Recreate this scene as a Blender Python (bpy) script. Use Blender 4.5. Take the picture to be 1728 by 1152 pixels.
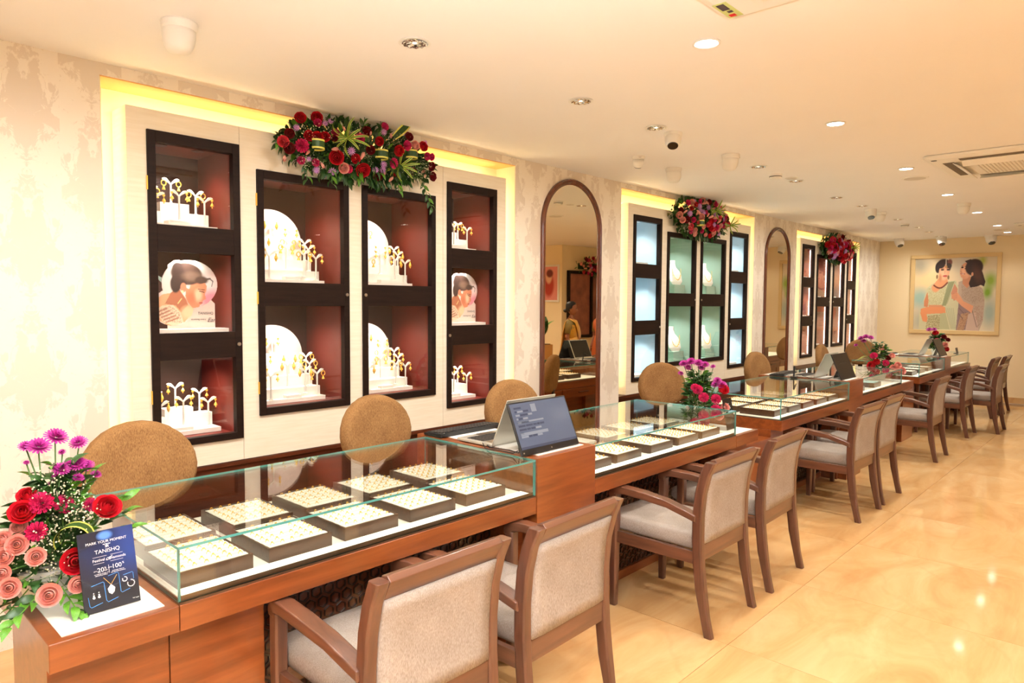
import bpy, bmesh, math, random
import numpy as np
from mathutils import Vector, Matrix, Euler
random.seed(7)
C = bpy.context.scene
for o in list(bpy.data.objects): bpy.data.objects.remove(o)
PI = math.pi
COL = C.collection

# ---------------------------------------------------------------- camera
CAMH, PITCH, ROLL, YAW, FOC = 1.6, math.radians(3.2020), math.radians(-0.3297), math.radians(43.1957), 1164.98
fw = Vector((math.cos(YAW)*math.cos(PITCH), math.sin(YAW)*math.cos(PITCH), -math.sin(PITCH)))
rt = Vector((math.sin(YAW), -math.cos(YAW), 0)); up = rt.cross(fw)
cx_ = math.cos(ROLL)*rt - math.sin(ROLL)*up; cy_ = math.sin(ROLL)*rt + math.cos(ROLL)*up
cam = bpy.data.cameras.new('camera'); camo = bpy.data.objects.new('camera', cam); COL.objects.link(camo)
M = Matrix((cx_, cy_, -fw)).transposed().to_4x4(); M.translation = Vector((0, 0, CAMH)); camo.matrix_world = M
cam.sensor_width = 36; cam.lens = 36*FOC/1728; cam.clip_start = .05; cam.clip_end = 100
C.camera = camo

# ---------------------------------------------------------------- light, exposure
C.view_settings.view_transform = 'Standard'; C.view_settings.look = 'None'
C.view_settings.gamma = 1; C.view_settings.use_curve_mapping = False
C.view_settings.exposure = 0.62
w = bpy.data.worlds.new('world'); C.world = w; w.use_nodes = True
w.node_tree.nodes['Background'].inputs[0].default_value = (1, .92, .8, 1)
w.node_tree.nodes['Background'].inputs[1].default_value = .4
WARM = (1, .975, .935); FLASH = (.98, 1, 1.06)
def lamp(name, kind, loc, energy, color=WARM, size=.1, rot=(0, 0, 0), spot=None, blend=.5, spread=None):
    l = bpy.data.lights.new(name, kind); l.energy = energy; l.color = color
    if kind == 'AREA':
        l.shape = 'DISK'; l.size = size
        if spread: l.spread = spread
    else: l.shadow_soft_size = size
    if kind == 'SPOT': l.spot_size = spot; l.spot_blend = blend
    o = bpy.data.objects.new(name, l); COL.objects.link(o); o.location = loc; o.rotation_euler = rot
    return o
# bounced camera flash: the flash head beside the camera, turned up at the ceiling
lamp('flash_bounce', 'SPOT', (-.15, -.25, 1.75), 1000, FLASH, .05, (math.radians(180-18), 0, math.radians(-45)), math.radians(125), .8)
lamp('flash_direct', 'SPOT', (-.05, -.1, 1.72), 22, FLASH, .12, (math.radians(84), 0, math.radians(-47)), math.radians(110), .9)

# ---------------------------------------------------------------- materials
def lin(c):
    return tuple(((v/255)/12.92 if v/255 <= .04045 else ((v/255+.055)/1.055)**2.4) for v in c[:3])
def new(name):
    m = bpy.data.materials.new(name); m.use_nodes = True
    return m, m.node_tree, m.node_tree.nodes['Principled BSDF']
def mat(name, c, rough=.5, metal=0, spec=.5, var=0, vscale=8, bump=0, bscale=60, stretch=(1, 1, 1), c2=None, emit=0, coat=0, sheen=0):
    m, t, b = new(name); N, Lk = t.nodes, t.links
    b.inputs['Base Color'].default_value = (*lin(c), 1); b.inputs['Roughness'].default_value = rough
    b.inputs['Metallic'].default_value = metal; b.inputs['Specular IOR Level'].default_value = spec
    if coat: b.inputs['Coat Weight'].default_value = coat; b.inputs['Coat Roughness'].default_value = .08
    if sheen: b.inputs['Sheen Weight'].default_value = sheen
    if emit:
        b.inputs['Emission Color'].default_value = (*lin(c), 1); b.inputs['Emission Strength'].default_value = emit
    if var or bump or c2:
        tc = N.new('ShaderNodeTexCoord'); mp = N.new('ShaderNodeMapping'); mp.inputs['Scale'].default_value = stretch
        Lk.new(tc.outputs['Object'], mp.inputs['Vector'])
    if var or c2:
        n = N.new('ShaderNodeTexNoise'); n.inputs['Scale'].default_value = vscale; n.inputs['Detail'].default_value = 6
        Lk.new(mp.outputs[0], n.inputs['Vector'])
        r = N.new('ShaderNodeValToRGB'); a = lin(c); d = lin(c2) if c2 else tuple(x*(1-var) for x in a)
        r.color_ramp.elements[0].position = .32; r.color_ramp.elements[1].position = .68
        r.color_ramp.elements[0].color = (*d, 1); r.color_ramp.elements[1].color = (*a, 1)
        Lk.new(n.outputs['Fac'], r.inputs[0]); Lk.new(r.outputs[0], b.inputs['Base Color'])
    if bump:
        n2 = N.new('ShaderNodeTexNoise'); n2.inputs['Scale'].default_value = bscale; n2.inputs['Detail'].default_value = 4
        Lk.new(mp.outputs[0], n2.inputs['Vector'])
        bp = N.new('ShaderNodeBump'); bp.inputs['Strength'].default_value = bump; bp.inputs['Distance'].default_value = .004
        Lk.new(n2.outputs['Fac'], bp.inputs['Height']); Lk.new(bp.outputs[0], b.inputs['Normal'])
    return m
def glassy(name, tint, rough=0.0, f0=.04):
    m, t, b = new(name); N, Lk = t.nodes, t.links; N.remove(b)
    out = N['Material Output']; tp = N.new('ShaderNodeBsdfTransparent'); tp.inputs[0].default_value = (*tint, 1)
    g = N.new('ShaderNodeBsdfGlossy'); g.inputs['Roughness'].default_value = rough; g.inputs[0].default_value = (1, 1, 1, 1)
    lw = N.new('ShaderNodeLayerWeight'); lw.inputs['Blend'].default_value = .5
    p = N.new('ShaderNodeMath'); p.operation = 'POWER'; p.inputs[1].default_value = 5; Lk.new(lw.outputs['Facing'], p.inputs[0])
    f = N.new('ShaderNodeMath'); f.operation = 'MULTIPLY_ADD'; f.inputs[1].default_value = 1-f0; f.inputs[2].default_value = f0; Lk.new(p.outputs[0], f.inputs[0])
    mx = N.new('ShaderNodeMixShader'); Lk.new(f.outputs[0], mx.inputs[0]); Lk.new(tp.outputs[0], mx.inputs[1]); Lk.new(g.outputs[0], mx.inputs[2])
    Lk.new(mx.outputs[0], out.inputs[0]); return m
def wood(name, c, c2, rough=.3, axis=0, scale=1.0, coat=.3):
    m, t, b = new(name); N, Lk = t.nodes, t.links
    tc = N.new('ShaderNodeTexCoord'); mp = N.new('ShaderNodeMapping')
    s = [14*scale]*3; s[axis] = 1.1*scale; mp.inputs['Scale'].default_value = s
    Lk.new(tc.outputs['Object'], mp.inputs['Vector'])
    n = N.new('ShaderNodeTexNoise'); n.inputs['Scale'].default_value = 1.6; n.inputs['Detail'].default_value = 8; n.inputs['Roughness'].default_value = .6
    n.inputs['Distortion'].default_value = .6
    Lk.new(mp.outputs[0], n.inputs['Vector'])
    r = N.new('ShaderNodeValToRGB'); r.color_ramp.elements[0].position = .33; r.color_ramp.elements[1].position = .66
    r.color_ramp.elements[0].color = (*lin(c2), 1); r.color_ramp.elements[1].color = (*lin(c), 1)
    Lk.new(n.outputs['Fac'], r.inputs[0]); Lk.new(r.outputs[0], b.inputs['Base Color'])
    b.inputs['Roughness'].default_value = rough; b.inputs['Coat Weight'].default_value = coat; b.inputs['Coat Roughness'].default_value = .15
    return m
def fabric(name, c, c2, scale=420):
    m, t, b = new(name); N, Lk = t.nodes, t.links
    tc = N.new('ShaderNodeTexCoord'); mp = N.new('ShaderNodeMapping'); mp.inputs['Scale'].default_value = (1, 1, .28)
    Lk.new(tc.outputs['Object'], mp.inputs['Vector'])
    n = N.new('ShaderNodeTexNoise'); n.inputs['Scale'].default_value = scale; n.inputs['Detail'].default_value = 3
    n1 = N.new('ShaderNodeTexNoise'); n1.inputs['Scale'].default_value = 9; n1.inputs['Detail'].default_value = 3
    Lk.new(mp.outputs[0], n.inputs['Vector']); Lk.new(tc.outputs['Object'], n1.inputs['Vector'])
    ad = N.new('ShaderNodeMath'); ad.operation = 'MULTIPLY_ADD'; ad.inputs[1].default_value = .35
    Lk.new(n1.outputs['Fac'], ad.inputs[0]); Lk.new(n.outputs['Fac'], ad.inputs[2])
    r = N.new('ShaderNodeValToRGB'); r.color_ramp.elements[0].position = .5; r.color_ramp.elements[1].position = .85
    r.color_ramp.elements[0].color = (*lin(c2), 1); r.color_ramp.elements[1].color = (*lin(c), 1)
    Lk.new(ad.outputs[0], r.inputs[0]); Lk.new(r.outputs[0], b.inputs['Base Color'])
    b.inputs['Roughness'].default_value = .95; b.inputs['Specular IOR Level'].default_value = .1
    bp = N.new('ShaderNodeBump'); bp.inputs['Strength'].default_value = .35; bp.inputs['Distance'].default_value = .002
    Lk.new(n.outputs['Fac'], bp.inputs['Height']); Lk.new(bp.outputs[0], b.inputs['Normal'])
    return m
def wallpaper():
    # damask: motifs mirrored left-right inside a column and stepped by half a repeat in the next
    m, t, b = new('wallpaper_damask'); N, Lk = t.nodes, t.links
    def mth(op, a, bb=None, c=None):
        n = N.new('ShaderNodeMath'); n.operation = op
        for i, v in enumerate((a, bb, c)):
            if v is None: continue
            if isinstance(v, (int, float)): n.inputs[i].default_value = v
            else: Lk.new(v, n.inputs[i])
        return n.outputs[0]
    tc = N.new('ShaderNodeTexCoord'); sp = N.new('ShaderNodeSeparateXYZ'); Lk.new(tc.outputs['Object'], sp.inputs[0])
    xx = mth('ADD', sp.outputs[0], sp.outputs[1]); zz = sp.outputs[2]
    W_, H_ = .27, .62
    px = mth('PINGPONG', xx, W_/2)
    colm = mth('FLOOR', mth('DIVIDE', mth('ADD', xx, W_/2), W_))
    zo = mth('ADD', zz, mth('MULTIPLY', mth('MODULO', colm, 2.0), H_/2))
    pz = mth('MODULO', mth('ADD', zo, 10*H_), H_)
    cb = N.new('ShaderNodeCombineXYZ'); Lk.new(mth('MULTIPLY', px, 9), cb.inputs[0]); Lk.new(mth('MULTIPLY', pz, 7), cb.inputs[1])
    n = N.new('ShaderNodeTexNoise'); n.inputs['Scale'].default_value = 1.7; n.inputs['Detail'].default_value = 7; n.inputs['Roughness'].default_value = .68; n.inputs['Distortion'].default_value = 1.2
    Lk.new(cb.outputs[0], n.inputs['Vector'])
    # an ogee envelope keeps the motif inside a diamond
    env = mth('SUBTRACT', mth('COSINE', mth('MULTIPLY', px, 2*PI/W_)), mth('COSINE', mth('MULTIPLY', pz, 2*PI/H_)))
    v = mth('ADD', n.outputs['Fac'], mth('MULTIPLY', env, .09))
    r = N.new('ShaderNodeValToRGB'); r.color_ramp.elements[0].position = .49; r.color_ramp.elements[1].position = .53
    r.color_ramp.elements[0].color = (*lin((246, 237, 220)), 1); r.color_ramp.elements[1].color = (*lin((231, 219, 200)), 1)
    Lk.new(v, r.inputs[0]); Lk.new(r.outputs[0], b.inputs['Base Color'])
    rr = N.new('ShaderNodeMapRange'); rr.inputs[3].default_value = .42; rr.inputs[4].default_value = .7
    Lk.new(r.outputs[0], rr.inputs[0]); Lk.new(rr.outputs[0], b.inputs['Roughness'])
    bp = N.new('ShaderNodeBump'); bp.inputs['Strength'].default_value = .15; bp.inputs['Distance'].default_value = .002
    Lk.new(v, bp.inputs['Height']); Lk.new(bp.outputs[0], b.inputs['Normal'])
    return m
def marble():
    m, t, b = new('floor_marble'); N, Lk = t.nodes, t.links
    tc = N.new('ShaderNodeTexCoord'); oi = N.new('ShaderNodeObjectInfo')
    ad = N.new('ShaderNodeVectorMath'); ad.operation = 'MULTIPLY_ADD'
    cb = N.new('ShaderNodeCombineXYZ'); Lk.new(oi.outputs['Random'], cb.inputs[2]); 
    sc = N.new('ShaderNodeVectorMath'); sc.operation = 'SCALE'; sc.inputs['Scale'].default_value = 9; Lk.new(cb.outputs[0], sc.inputs[0])
    vv = N.new('ShaderNodeVectorMath'); vv.operation = 'ADD'; Lk.new(tc.outputs['Object'], vv.inputs[0]); Lk.new(sc.outputs[0], vv.inputs[1])
    mp = N.new('ShaderNodeMapping'); mp.inputs['Rotation'].default_value = (0, 0, .35); mp.inputs['Scale'].default_value = (.8, 2.2, 1)
    Lk.new(vv.outputs[0], mp.inputs['Vector'])
    n = N.new('ShaderNodeTexNoise'); n.inputs['Scale'].default_value = 1.5; n.inputs['Detail'].default_value = 9; n.inputs['Roughness'].default_value = .62; n.inputs['Distortion'].default_value = 1.1
    Lk.new(mp.outputs[0], n.inputs['Vector'])
    r = N.new('ShaderNodeValToRGB'); e = r.color_ramp.elements
    e[0].position = .28; e[0].color = (*lin((200, 150, 94)), 1); e[1].position = .7; e[1].color = (*lin((222, 184, 130)), 1)
    k = e.new(.48); k.color = (*lin((214, 169, 112)), 1)
    Lk.new(n.outputs['Fac'], r.inputs[0])
    w_ = N.new('ShaderNodeTexWave'); w_.inputs['Scale'].default_value = .8; w_.inputs['Distortion'].default_value = 9; w_.inputs['Detail'].default_value = 4; w_.inputs['Detail Scale'].default_value = 1.3
    Lk.new(mp.outputs[0], w_.inputs['Vector'])
    r2 = N.new('ShaderNodeValToRGB'); r2.color_ramp.elements[0].position = .0; r2.color_ramp.elements[1].position = .045
    r2.color_ramp.elements[0].color = (1, 1, 1, 1); r2.color_ramp.elements[1].color = (0, 0, 0, 1)
    Lk.new(w_.outputs['Fac'], r2.inputs[0])
    ml = N.new('ShaderNodeMath'); ml.operation = 'MULTIPLY'; ml.inputs[1].default_value = .12; Lk.new(r2.outputs[0], ml.inputs[0])
    mx = N.new('ShaderNodeMix'); mx.data_type = 'RGBA'; Lk.new(ml.outputs[0], mx.inputs['Factor'])
    Lk.new(r.outputs[0], mx.inputs['A']); mx.inputs['B'].default_value = (*lin((196, 140, 84)), 1)
    Lk.new(mx.outputs['Result'], b.inputs['Base Color'])
    b.inputs['Roughness'].default_value = .07; b.inputs['Specular IOR Level'].default_value = .45
    return m
m = {}
m['paper'] = wallpaper(); m['marble'] = marble()
m['ceil'] = mat('ceiling_paint', (247, 245, 242), .9, var=.02, vscale=1.5)
m['farwall'] = mat('cream_wall_paint', (246, 226, 184), .85, var=.03, vscale=2)
m['grout'] = mat('joint', (150, 118, 80), .8)
m['panel'] = mat('cream_panel_laminate', (244, 234, 212), .6, c2=(236, 224, 198), vscale=5, stretch=(1, 1, 14), bump=.05, bscale=200)
m['cove'] = mat('cove_paint', (252, 240, 204), .8)
m['soffit'] = mat('soffit_paint', (240, 190, 120), .8)
m['door'] = wood('wenge', (38, 24, 17), (28, 17, 12), .5, 0, 2.5, 0); m['door'].node_tree.nodes['Principled BSDF'].inputs['Specular IOR Level'].default_value = .15
m['niche_red'] = mat('niche_red_lining', (112, 34, 24), .45, var=.12, vscale=3)
m['niche_dark'] = mat('niche_back_lining', (66, 33, 26), .35, var=.15, vscale=3)
m['niche_green'] = mat('niche_green_lining', (168, 196, 178), .7, var=.04)
m['niche_blue'] = mat('niche_blue_lining', (186, 208, 218), .7, var=.04)
m['niche_mauve'] = mat('niche_mauve_lining', (176, 112, 92), .55, c2=(128, 78, 70), vscale=4)
m['pane'] = glassy('window_glass', (.97, .97, .96), 0, .03)
m['glass'] = glassy('counter_glass', (.965, .985, .975), 0, .04)
m['edge'] = mat('green_glass_edge', (88, 158, 148), .12, emit=0, spec=.8)
m['mirror'] = mat('mirror_silver', (226, 214, 190), .01, 1)
m['white'] = mat('white_leatherette', (246, 242, 230), .45)
m['whitep'] = mat('white_plastic', (240, 238, 230), .4)
m['velvet'] = mat('cream_velvet', (250, 244, 226), .9, var=.05, vscale=30)
m['blush'] = mat('blush_board', (240, 220, 206), .7, var=.05, vscale=40)
m['gold'] = mat('gold', (250, 200, 84), .38, .55)
m['chrome'] = mat('chrome', (225, 222, 214), .08, 1)
m['steel'] = mat('steel', (190, 185, 175), .3, 1)
m['tray'] = wood('tray_wood', (90, 60, 38), (64, 42, 26), .35, 0, 3, .2)
m['counter'] = wood('cherry_veneer', (150, 80, 37), (118, 58, 25), .28, 0, 1, .5)
m['counter_v'] = wood('cherry_veneer_upright', (170, 94, 45), (140, 70, 32), .3, 2, 1, .5)
m['dkwood'] = wood('dark_mahogany', (98, 48, 26), (66, 30, 17), .28, 0, 1, .4)
m['lattice'] = wood('lattice_wood', (52, 30, 20), (38, 21, 14), .3, 0, 2, .4)
m['chairwood'] = wood('walnut_stained', (108, 68, 49), (82, 50, 37), .32, 2, 1.2, .45)
m['chairwood_x'] = wood('walnut_stained_across', (116, 74, 52), (88, 55, 39), .32, 0, 1.2, .45)
m['fabric'] = fabric('oatmeal_weave', (180, 167, 154), (150, 136, 122))
m['tan'] = fabric('tan_chenille', (160, 120, 76), (124, 88, 52), 330)
m['tube'] = mat('light_rail', (255, 250, 232), .5, emit=.55)
m['lit'] = mat('lamp_disc', (255, 250, 240), .5, emit=14)
m['led'] = mat('cove_led', (255, 238, 196), .5, emit=8)
m['ledw'] = mat('led_strip', (255, 244, 226), .5, emit=5)
m['black'] = mat('black_plastic', (24, 24, 25), .35)
m['rubber'] = mat('black_rubber', (18, 18, 18), .7)
m['lens'] = mat('camera_lens', (10, 10, 12), .05, coat=1)
m['alu'] = mat('laptop_aluminium', (205, 202, 190), .35, .6)
m['keys'] = mat('keycaps', (44, 42, 40), .5)
m['screen'] = mat('screen_glass', (70, 80, 98), .12, emit=.3)
m['screen_l'] = mat('screen_row_light', (104, 112, 124), .2, emit=.3)
m['screen_d'] = mat('screen_row_dark', (52, 60, 78), .2, emit=.25)
m['sink'] = mat('skin', (150, 92, 62), .5)
m['hair'] = mat('black_hair', (22, 16, 14), .5, bump=.4, bscale=90)
m['sari'] = mat('yellow_silk', (226, 160, 30), .45, var=.15, vscale=14, stretch=(1, 1, .2), sheen=.4)
m['blouse'] = mat('olive_blouse', (140, 118, 60), .6)
m['orange'] = mat('orange_cloth', (196, 92, 30), .6, var=.1)
m['g1'] = mat('leaf_green', (52, 92, 34), .4, c2=(34, 66, 26), vscale=20)
m['g2'] = mat('bright_leaf_green', (104, 158, 44), .4, c2=(70, 126, 34), vscale=20)
m['g3'] = mat('stem_green', (78, 116, 52), .6)
m['gy'] = mat('leaf_margin_yellow', (218, 214, 96), .45)
m['red'] = mat('red_petal', (214, 24, 40), .55, c2=(188, 12, 30), vscale=40)
m['dred'] = mat('crimson_petal', (140, 12, 26), .55, c2=(108, 8, 20), vscale=40)
m['pinkh'] = mat('hot_pink_petal', (240, 66, 134), .6, c2=(214, 32, 100), vscale=60)
m['peach'] = mat('peach_petal', (250, 188, 170), .6, c2=(244, 160, 148), vscale=40)
m['coral'] = mat('coral_petal', (238, 84, 92), .6, c2=(226, 60, 80), vscale=40)
m['mum'] = mat('magenta_petal', (192, 48, 150), .6, c2=(160, 30, 122), vscale=60)
m['lilac'] = mat('lilac_petal', (206, 150, 206), .6, c2=(184, 124, 190), vscale=60)
m['cream'] = mat('cream_floret', (244, 238, 206), .7)
m['terra'] = mat('tan_planter', (206, 160, 96), .6, var=.1)
m['foam'] = mat('white_pot', (236, 232, 222), .6)
m['frame'] = mat('gilt_cream_frame', (226, 196, 138), .4)
m['ink'] = mat('white_print', (248, 248, 246), .5)
m['blueline'] = mat('blue_print', (70, 150, 220), .5)
m['inkd'] = mat('dark_print', (70, 56, 60), .6)
m['teal'] = mat('pale_teal_card', (190, 222, 214), .6)
m['petalpink'] = mat('lotus_pink', (246, 214, 212), .6)
m['grille'] = mat('grille_plastic', (214, 208, 196), .5)
m['sticker'] = mat('yellow_green_sticker', (196, 206, 130), .6)
def vcol(name, rough=.5, coat=0):
    mm, t, b = new(name); a = t.nodes.new('ShaderNodeVertexColor'); a.layer_name = 'Col'
    t.links.new(a.outputs[0], b.inputs['Base Color']); b.inputs['Roughness'].default_value = rough; b.inputs['Coat Weight'].default_value = coat
    b.inputs['Coat Roughness'].default_value = .05
    return mm
m['print'] = vcol('printed_picture', .45, .2); m['gloss'] = vcol('glossy_print', .25, .6)

# ---------------------------------------------------------------- mesh builder
class MB:
    def __init__(s): s.v, s.f, s.mi = [], [], []; s.cur = 0
    def add(s, vs, fs):
        o = len(s.v); s.v += [tuple(p) for p in vs]; s.f += [tuple(i+o for i in f) for f in fs]; s.mi += [s.cur]*len(fs); return s
    def box(s, x0, x1, y0, y1, z0, z1):
        vs = [(x, y, z) for z in (z0, z1) for y in (y0, y1) for x in (x0, x1)]
        return s.add(vs, [(0, 2, 3, 1), (4, 5, 7, 6), (0, 1, 5, 4), (2, 6, 7, 3), (0, 4, 6, 2), (1, 3, 7, 5)])
    def quad(s, a, b, c, d): return s.add([a, b, c, d], [(0, 1, 2, 3)])
    def prism(s, poly, d, axis='y', at=0):
        # poly of 2D points; extruded along axis from at to at+d
        n = len(poly)
        def mk(p, h):
            return {'y': (p[0], h, p[1]), 'x': (h, p[0], p[1]), 'z': (p[0], p[1], h)}[axis]
        vs = [mk(p, at) for p in poly]+[mk(p, at+d) for p in poly]
        fs = [tuple(range(n)), tuple(range(2*n-1, n-1, -1))]+[(i, i+n, (i+1) % n+n, (i+1) % n) for i in range(n)]
        return s.add(vs, fs)
    def lathe(s, prof, n=20, c=(0, 0, 0), R=None):
        vs, fs = [], []
        for r, z in prof:
            for k in range(n):
                a = 2*PI*k/n; p = Vector((r*math.cos(a), r*math.sin(a), z))
                if R is not None: p = R @ p
                vs.append((c[0]+p.x, c[1]+p.y, c[2]+p.z))
        for i in range(len(prof)-1):
            for k in range(n):
                k2 = (k+1) % n; fs.append((i*n+k, i*n+k2, (i+1)*n+k2, (i+1)*n+k))
        if prof[0][0] > 1e-6: fs.append(tuple(range(n-1, -1, -1)))
        if prof[-1][0] > 1e-6: fs.append(tuple(range((len(prof)-1)*n, len(prof)*n)))
        return s.add(vs, fs)
    def tube(s, pts, r, n=8, closed=False):
        pts = [Vector(p) for p in pts]; L = len(pts); vs, fs = [], []
        rr = r if isinstance(r, (list, tuple)) else [r]*L
        prev = None
        for i, p in enumerate(pts):
            if closed: d = pts[(i+1) % L]-pts[i-1]
            else: d = pts[min(i+1, L-1)]-pts[max(i-1, 0)]
            d.normalize()
            if prev is None:
                a = Vector((0, 0, 1)) if abs(d.z) < .9 else Vector((1, 0, 0)); u = d.cross(a).normalized()
            else: u = (prev-d*prev.dot(d)).normalized()
            prev = u; v = d.cross(u)
            for k in range(n):
                t = 2*PI*k/n; vs.append(p+(u*math.cos(t)+v*math.sin(t))*rr[i])
        for i in range(L if closed else L-1):
            j = (i+1) % L
            for k in range(n): k2 = (k+1) % n; fs.append((i*n+k, i*n+k2, j*n+k2, j*n+k))
        if not closed: fs += [tuple(range(n-1, -1, -1)), tuple(range((L-1)*n, L*n))]
        return s.add(vs, fs)
    def sweep(s, secs):
        # secs: rings of equal length, joined and capped
        n = len(secs[0]); vs = [p for q in secs for p in q]; fs = []
        for i in range(len(secs)-1):
            for k in range(n): k2 = (k+1) % n; fs.append((i*n+k, i*n+k2, (i+1)*n+k2, (i+1)*n+k))
        fs += [tuple(range(n-1, -1, -1)), tuple(range((len(secs)-1)*n, len(secs)*n))]
        return s.add(vs, fs)
    def mesh(s, name, mats):
        me = bpy.data.meshes.new(name); me.from_pydata(s.v, [], s.f)
        for mm in (mats if isinstance(mats, (list, tuple)) else [mats]): me.materials.append(mm)
        me.polygons.foreach_set('material_index', s.mi)
        bm = bmesh.new(); bm.from_mesh(me); bmesh.ops.recalc_face_normals(bm, faces=bm.faces); bm.to_mesh(me); bm.free()
        return me
    def build(s, name, mats, parent=None, bevel=0, smooth=False, label=None):
        me = s.mesh(name, mats); o = bpy.data.objects.new(name, me); COL.objects.link(o)
        if parent is not None:
            o.parent = parent
        if smooth: me.polygons.foreach_set('use_smooth', [True]*len(me.polygons))
        if bevel:
            b = o.modifiers.new('bevel', 'BEVEL'); b.width = bevel; b.segments = 2; b.limit_method = 'ANGLE'; b.angle_limit = .6
            me.polygons.foreach_set('use_smooth', [True]*len(me.polygons)); b.harden_normals = True
        if label: o['label'] = label
        return o
def tag(o, label, cat, group=None, kind=None):
    o['label'] = label; o['category'] = cat
    if group: o['group'] = group
    if kind: o['kind'] = kind
    return o
def thing(name, label, cat, loc=(0, 0, 0), rz=0, group=None):
    o = bpy.data.objects.new(name, None); COL.objects.link(o); o.location = loc; o.rotation_euler = (0, 0, rz); o.empty_display_size = .1
    return tag(o, label, cat, group)
def struct(o): o['kind'] = 'structure'; return o
def dup(o, loc=None, rz=None, label=None, group=None, parent=None):
    c = o.copy(); COL.objects.link(c)
    if parent is not None: c.parent = parent
    if loc is not None: c.location = loc
    if rz is not None: c.rotation_euler = (0, 0, rz)
    if label: c['label'] = label
    if group: c['group'] = group
    for ch in o.children: dup(ch, parent=c)
    return c
def place(me, name, parent, loc, rot=None, sc=1):
    o = bpy.data.objects.new(name, me); COL.objects.link(o); o.parent = parent; o.location = loc
    if rot is not None: o.rotation_mode = 'QUATERNION'; o.rotation_quaternion = rot
    o.scale = (sc, sc, sc) if isinstance(sc, (int, float)) else sc
    return o
def text_mesh(body, size, material, parent, loc, rot, name='lettering', align='CENTER', ext=.0002, shear=0, sx=1):
    cu = bpy.data.curves.new(name, 'FONT'); cu.body = body; cu.size = size; cu.align_x = align; cu.align_y = 'CENTER'; cu.extrude = ext; cu.shear = shear
    cu.resolution_u = 3
    t = bpy.data.objects.new(name, cu); COL.objects.link(t)
    bpy.context.view_layer.update()
    me = bpy.data.meshes.new_from_object(t.evaluated_get(bpy.context.evaluated_depsgraph_get()))
    bpy.data.objects.remove(t); me.name = name
    me.materials.clear(); me.materials.append(material)
    o = bpy.data.objects.new(name, me); COL.objects.link(o); o.parent = parent; o.location = loc; o.rotation_euler = rot; o.scale = (sx, 1, 1)
    return o

# picture painter: colours on a fine grid of vertices
class Paint:
    def __init__(s, w, h, nx, ny, bg):
        s.w, s.h, s.nx, s.ny = w, h, nx, ny
        u, v = np.meshgrid(np.linspace(0, 1, nx), np.linspace(0, 1, ny)); s.u, s.v = u, 1-v   # v down from top
        s.c = np.zeros((ny, nx, 3)); s.c[:] = lin(bg); s.rng = np.random.RandomState(3)
    def mix(s, a, col): s.c += (np.array(lin(col))-s.c)*np.clip(a, 0, 1)[..., None]; return s
    def ell(s, x, y, rx, ry, col, rot=0, soft=.15, al=1):
        dx, dy = s.u-x, s.v-y; c_, s_ = math.cos(rot), math.sin(rot)
        d = np.sqrt(((dx*c_+dy*s_)/rx)**2+((-dx*s_+dy*c_)/ry)**2)
        return s.mix(al*np.clip((1+soft/2-d)/max(soft, 1e-3), 0, 1), col)
    def poly(s, pts, col, al=1):
        ins = np.zeros(s.u.shape, bool); n = len(pts)
        for i in range(n):
            (x1, y1), (x2, y2) = pts[i], pts[(i+1) % n]
            if y1 == y2: continue
            c_ = ((y1 > s.v) != (y2 > s.v)) & (s.u < (x2-x1)*(s.v-y1)/(y2-y1)+x1); ins ^= c_
        return s.mix(al*ins.astype(float), col)
    def speck(s, pts, col, dens, al=.8):
        ins = s.rng.rand(*s.u.shape) < dens; base = s.c.copy(); s.poly(pts, col, al); s.c = np.where(ins[..., None], s.c, base); return s
    def line(s, pts, wd, col, al=1):
        d = np.full(s.u.shape, 9.)
        for (x1, y1), (x2, y2) in zip(pts[:-1], pts[1:]):
            vx, vy = x2-x1, y2-y1; t = np.clip(((s.u-x1)*vx+(s.v-y1)*vy)/(vx*vx+vy*vy+1e-9), 0, 1)
            d = np.minimum(d, np.hypot((s.u-x1-t*vx)*s.w, (s.v-y1-t*vy)*s.h))
        return s.mix(al*np.clip(1.5-d/(wd/2), 0, 1), col)
    def build(s, name, material, parent, keep=None):
        # lies in local XZ, x 0..w, z 0..h, facing -Y
        nx, ny = s.nx, s.ny
        vs = np.stack([s.u*s.w, np.zeros_like(s.u), (1-s.v)*s.h], -1).reshape(-1, 3)
        i = np.arange(nx*ny).reshape(ny, nx)
        q = np.stack([i[:-1, :-1], i[:-1, 1:], i[1:, 1:], i[1:, :-1]], -1).reshape(-1, 4)
        if keep is not None:
            kk = keep(s.u, s.v)[:-1, :-1].reshape(-1); q = q[kk]
        me = bpy.data.meshes.new(name); me.from_pydata(vs.tolist(), [], q.tolist())
        a = me.color_attributes.new('Col', 'FLOAT_COLOR', 'POINT')
        a.data.foreach_set('color', np.concatenate([s.c, np.ones((ny, nx, 1))], -1).reshape(-1))
        me.materials.append(material); o = bpy.data.objects.new(name, me); COL.objects.link(o); o.parent = parent
        return o
# ================================================================ ROOM
W, HC, LX = 3.787, 2.748, 13.82
X0, YB = -3.2, -5.2
# floor: joint bed, and each slab a tile of its own
fl = struct(MB().box(X0, LX, YB, W+.3, -.12, -.004).build('floor', m['grout']))
tile_me = MB().box(.0012, .9488, .0012, 1.1988, -.004, 0).mesh('tile', m['marble'])
ny0 = int((1.42-YB)/1.2)+1
for i in range(18):
    for j in range(8):
        x, y = 5.86-.95*10+.95*i, 1.42-1.2*6+1.2*j
        if x < X0-.5 or x > LX-.2 or y < YB-.1 or y > W+.1: continue
        o = place(tile_me, 'tile', fl, (x, y, 0))
        if x+.95 > LX: o.scale.x = (LX-x)/.95
struct(MB().box(X0, LX+.2, YB, W+.3, HC, HC+.1).build('ceiling', m['ceil']))
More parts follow.
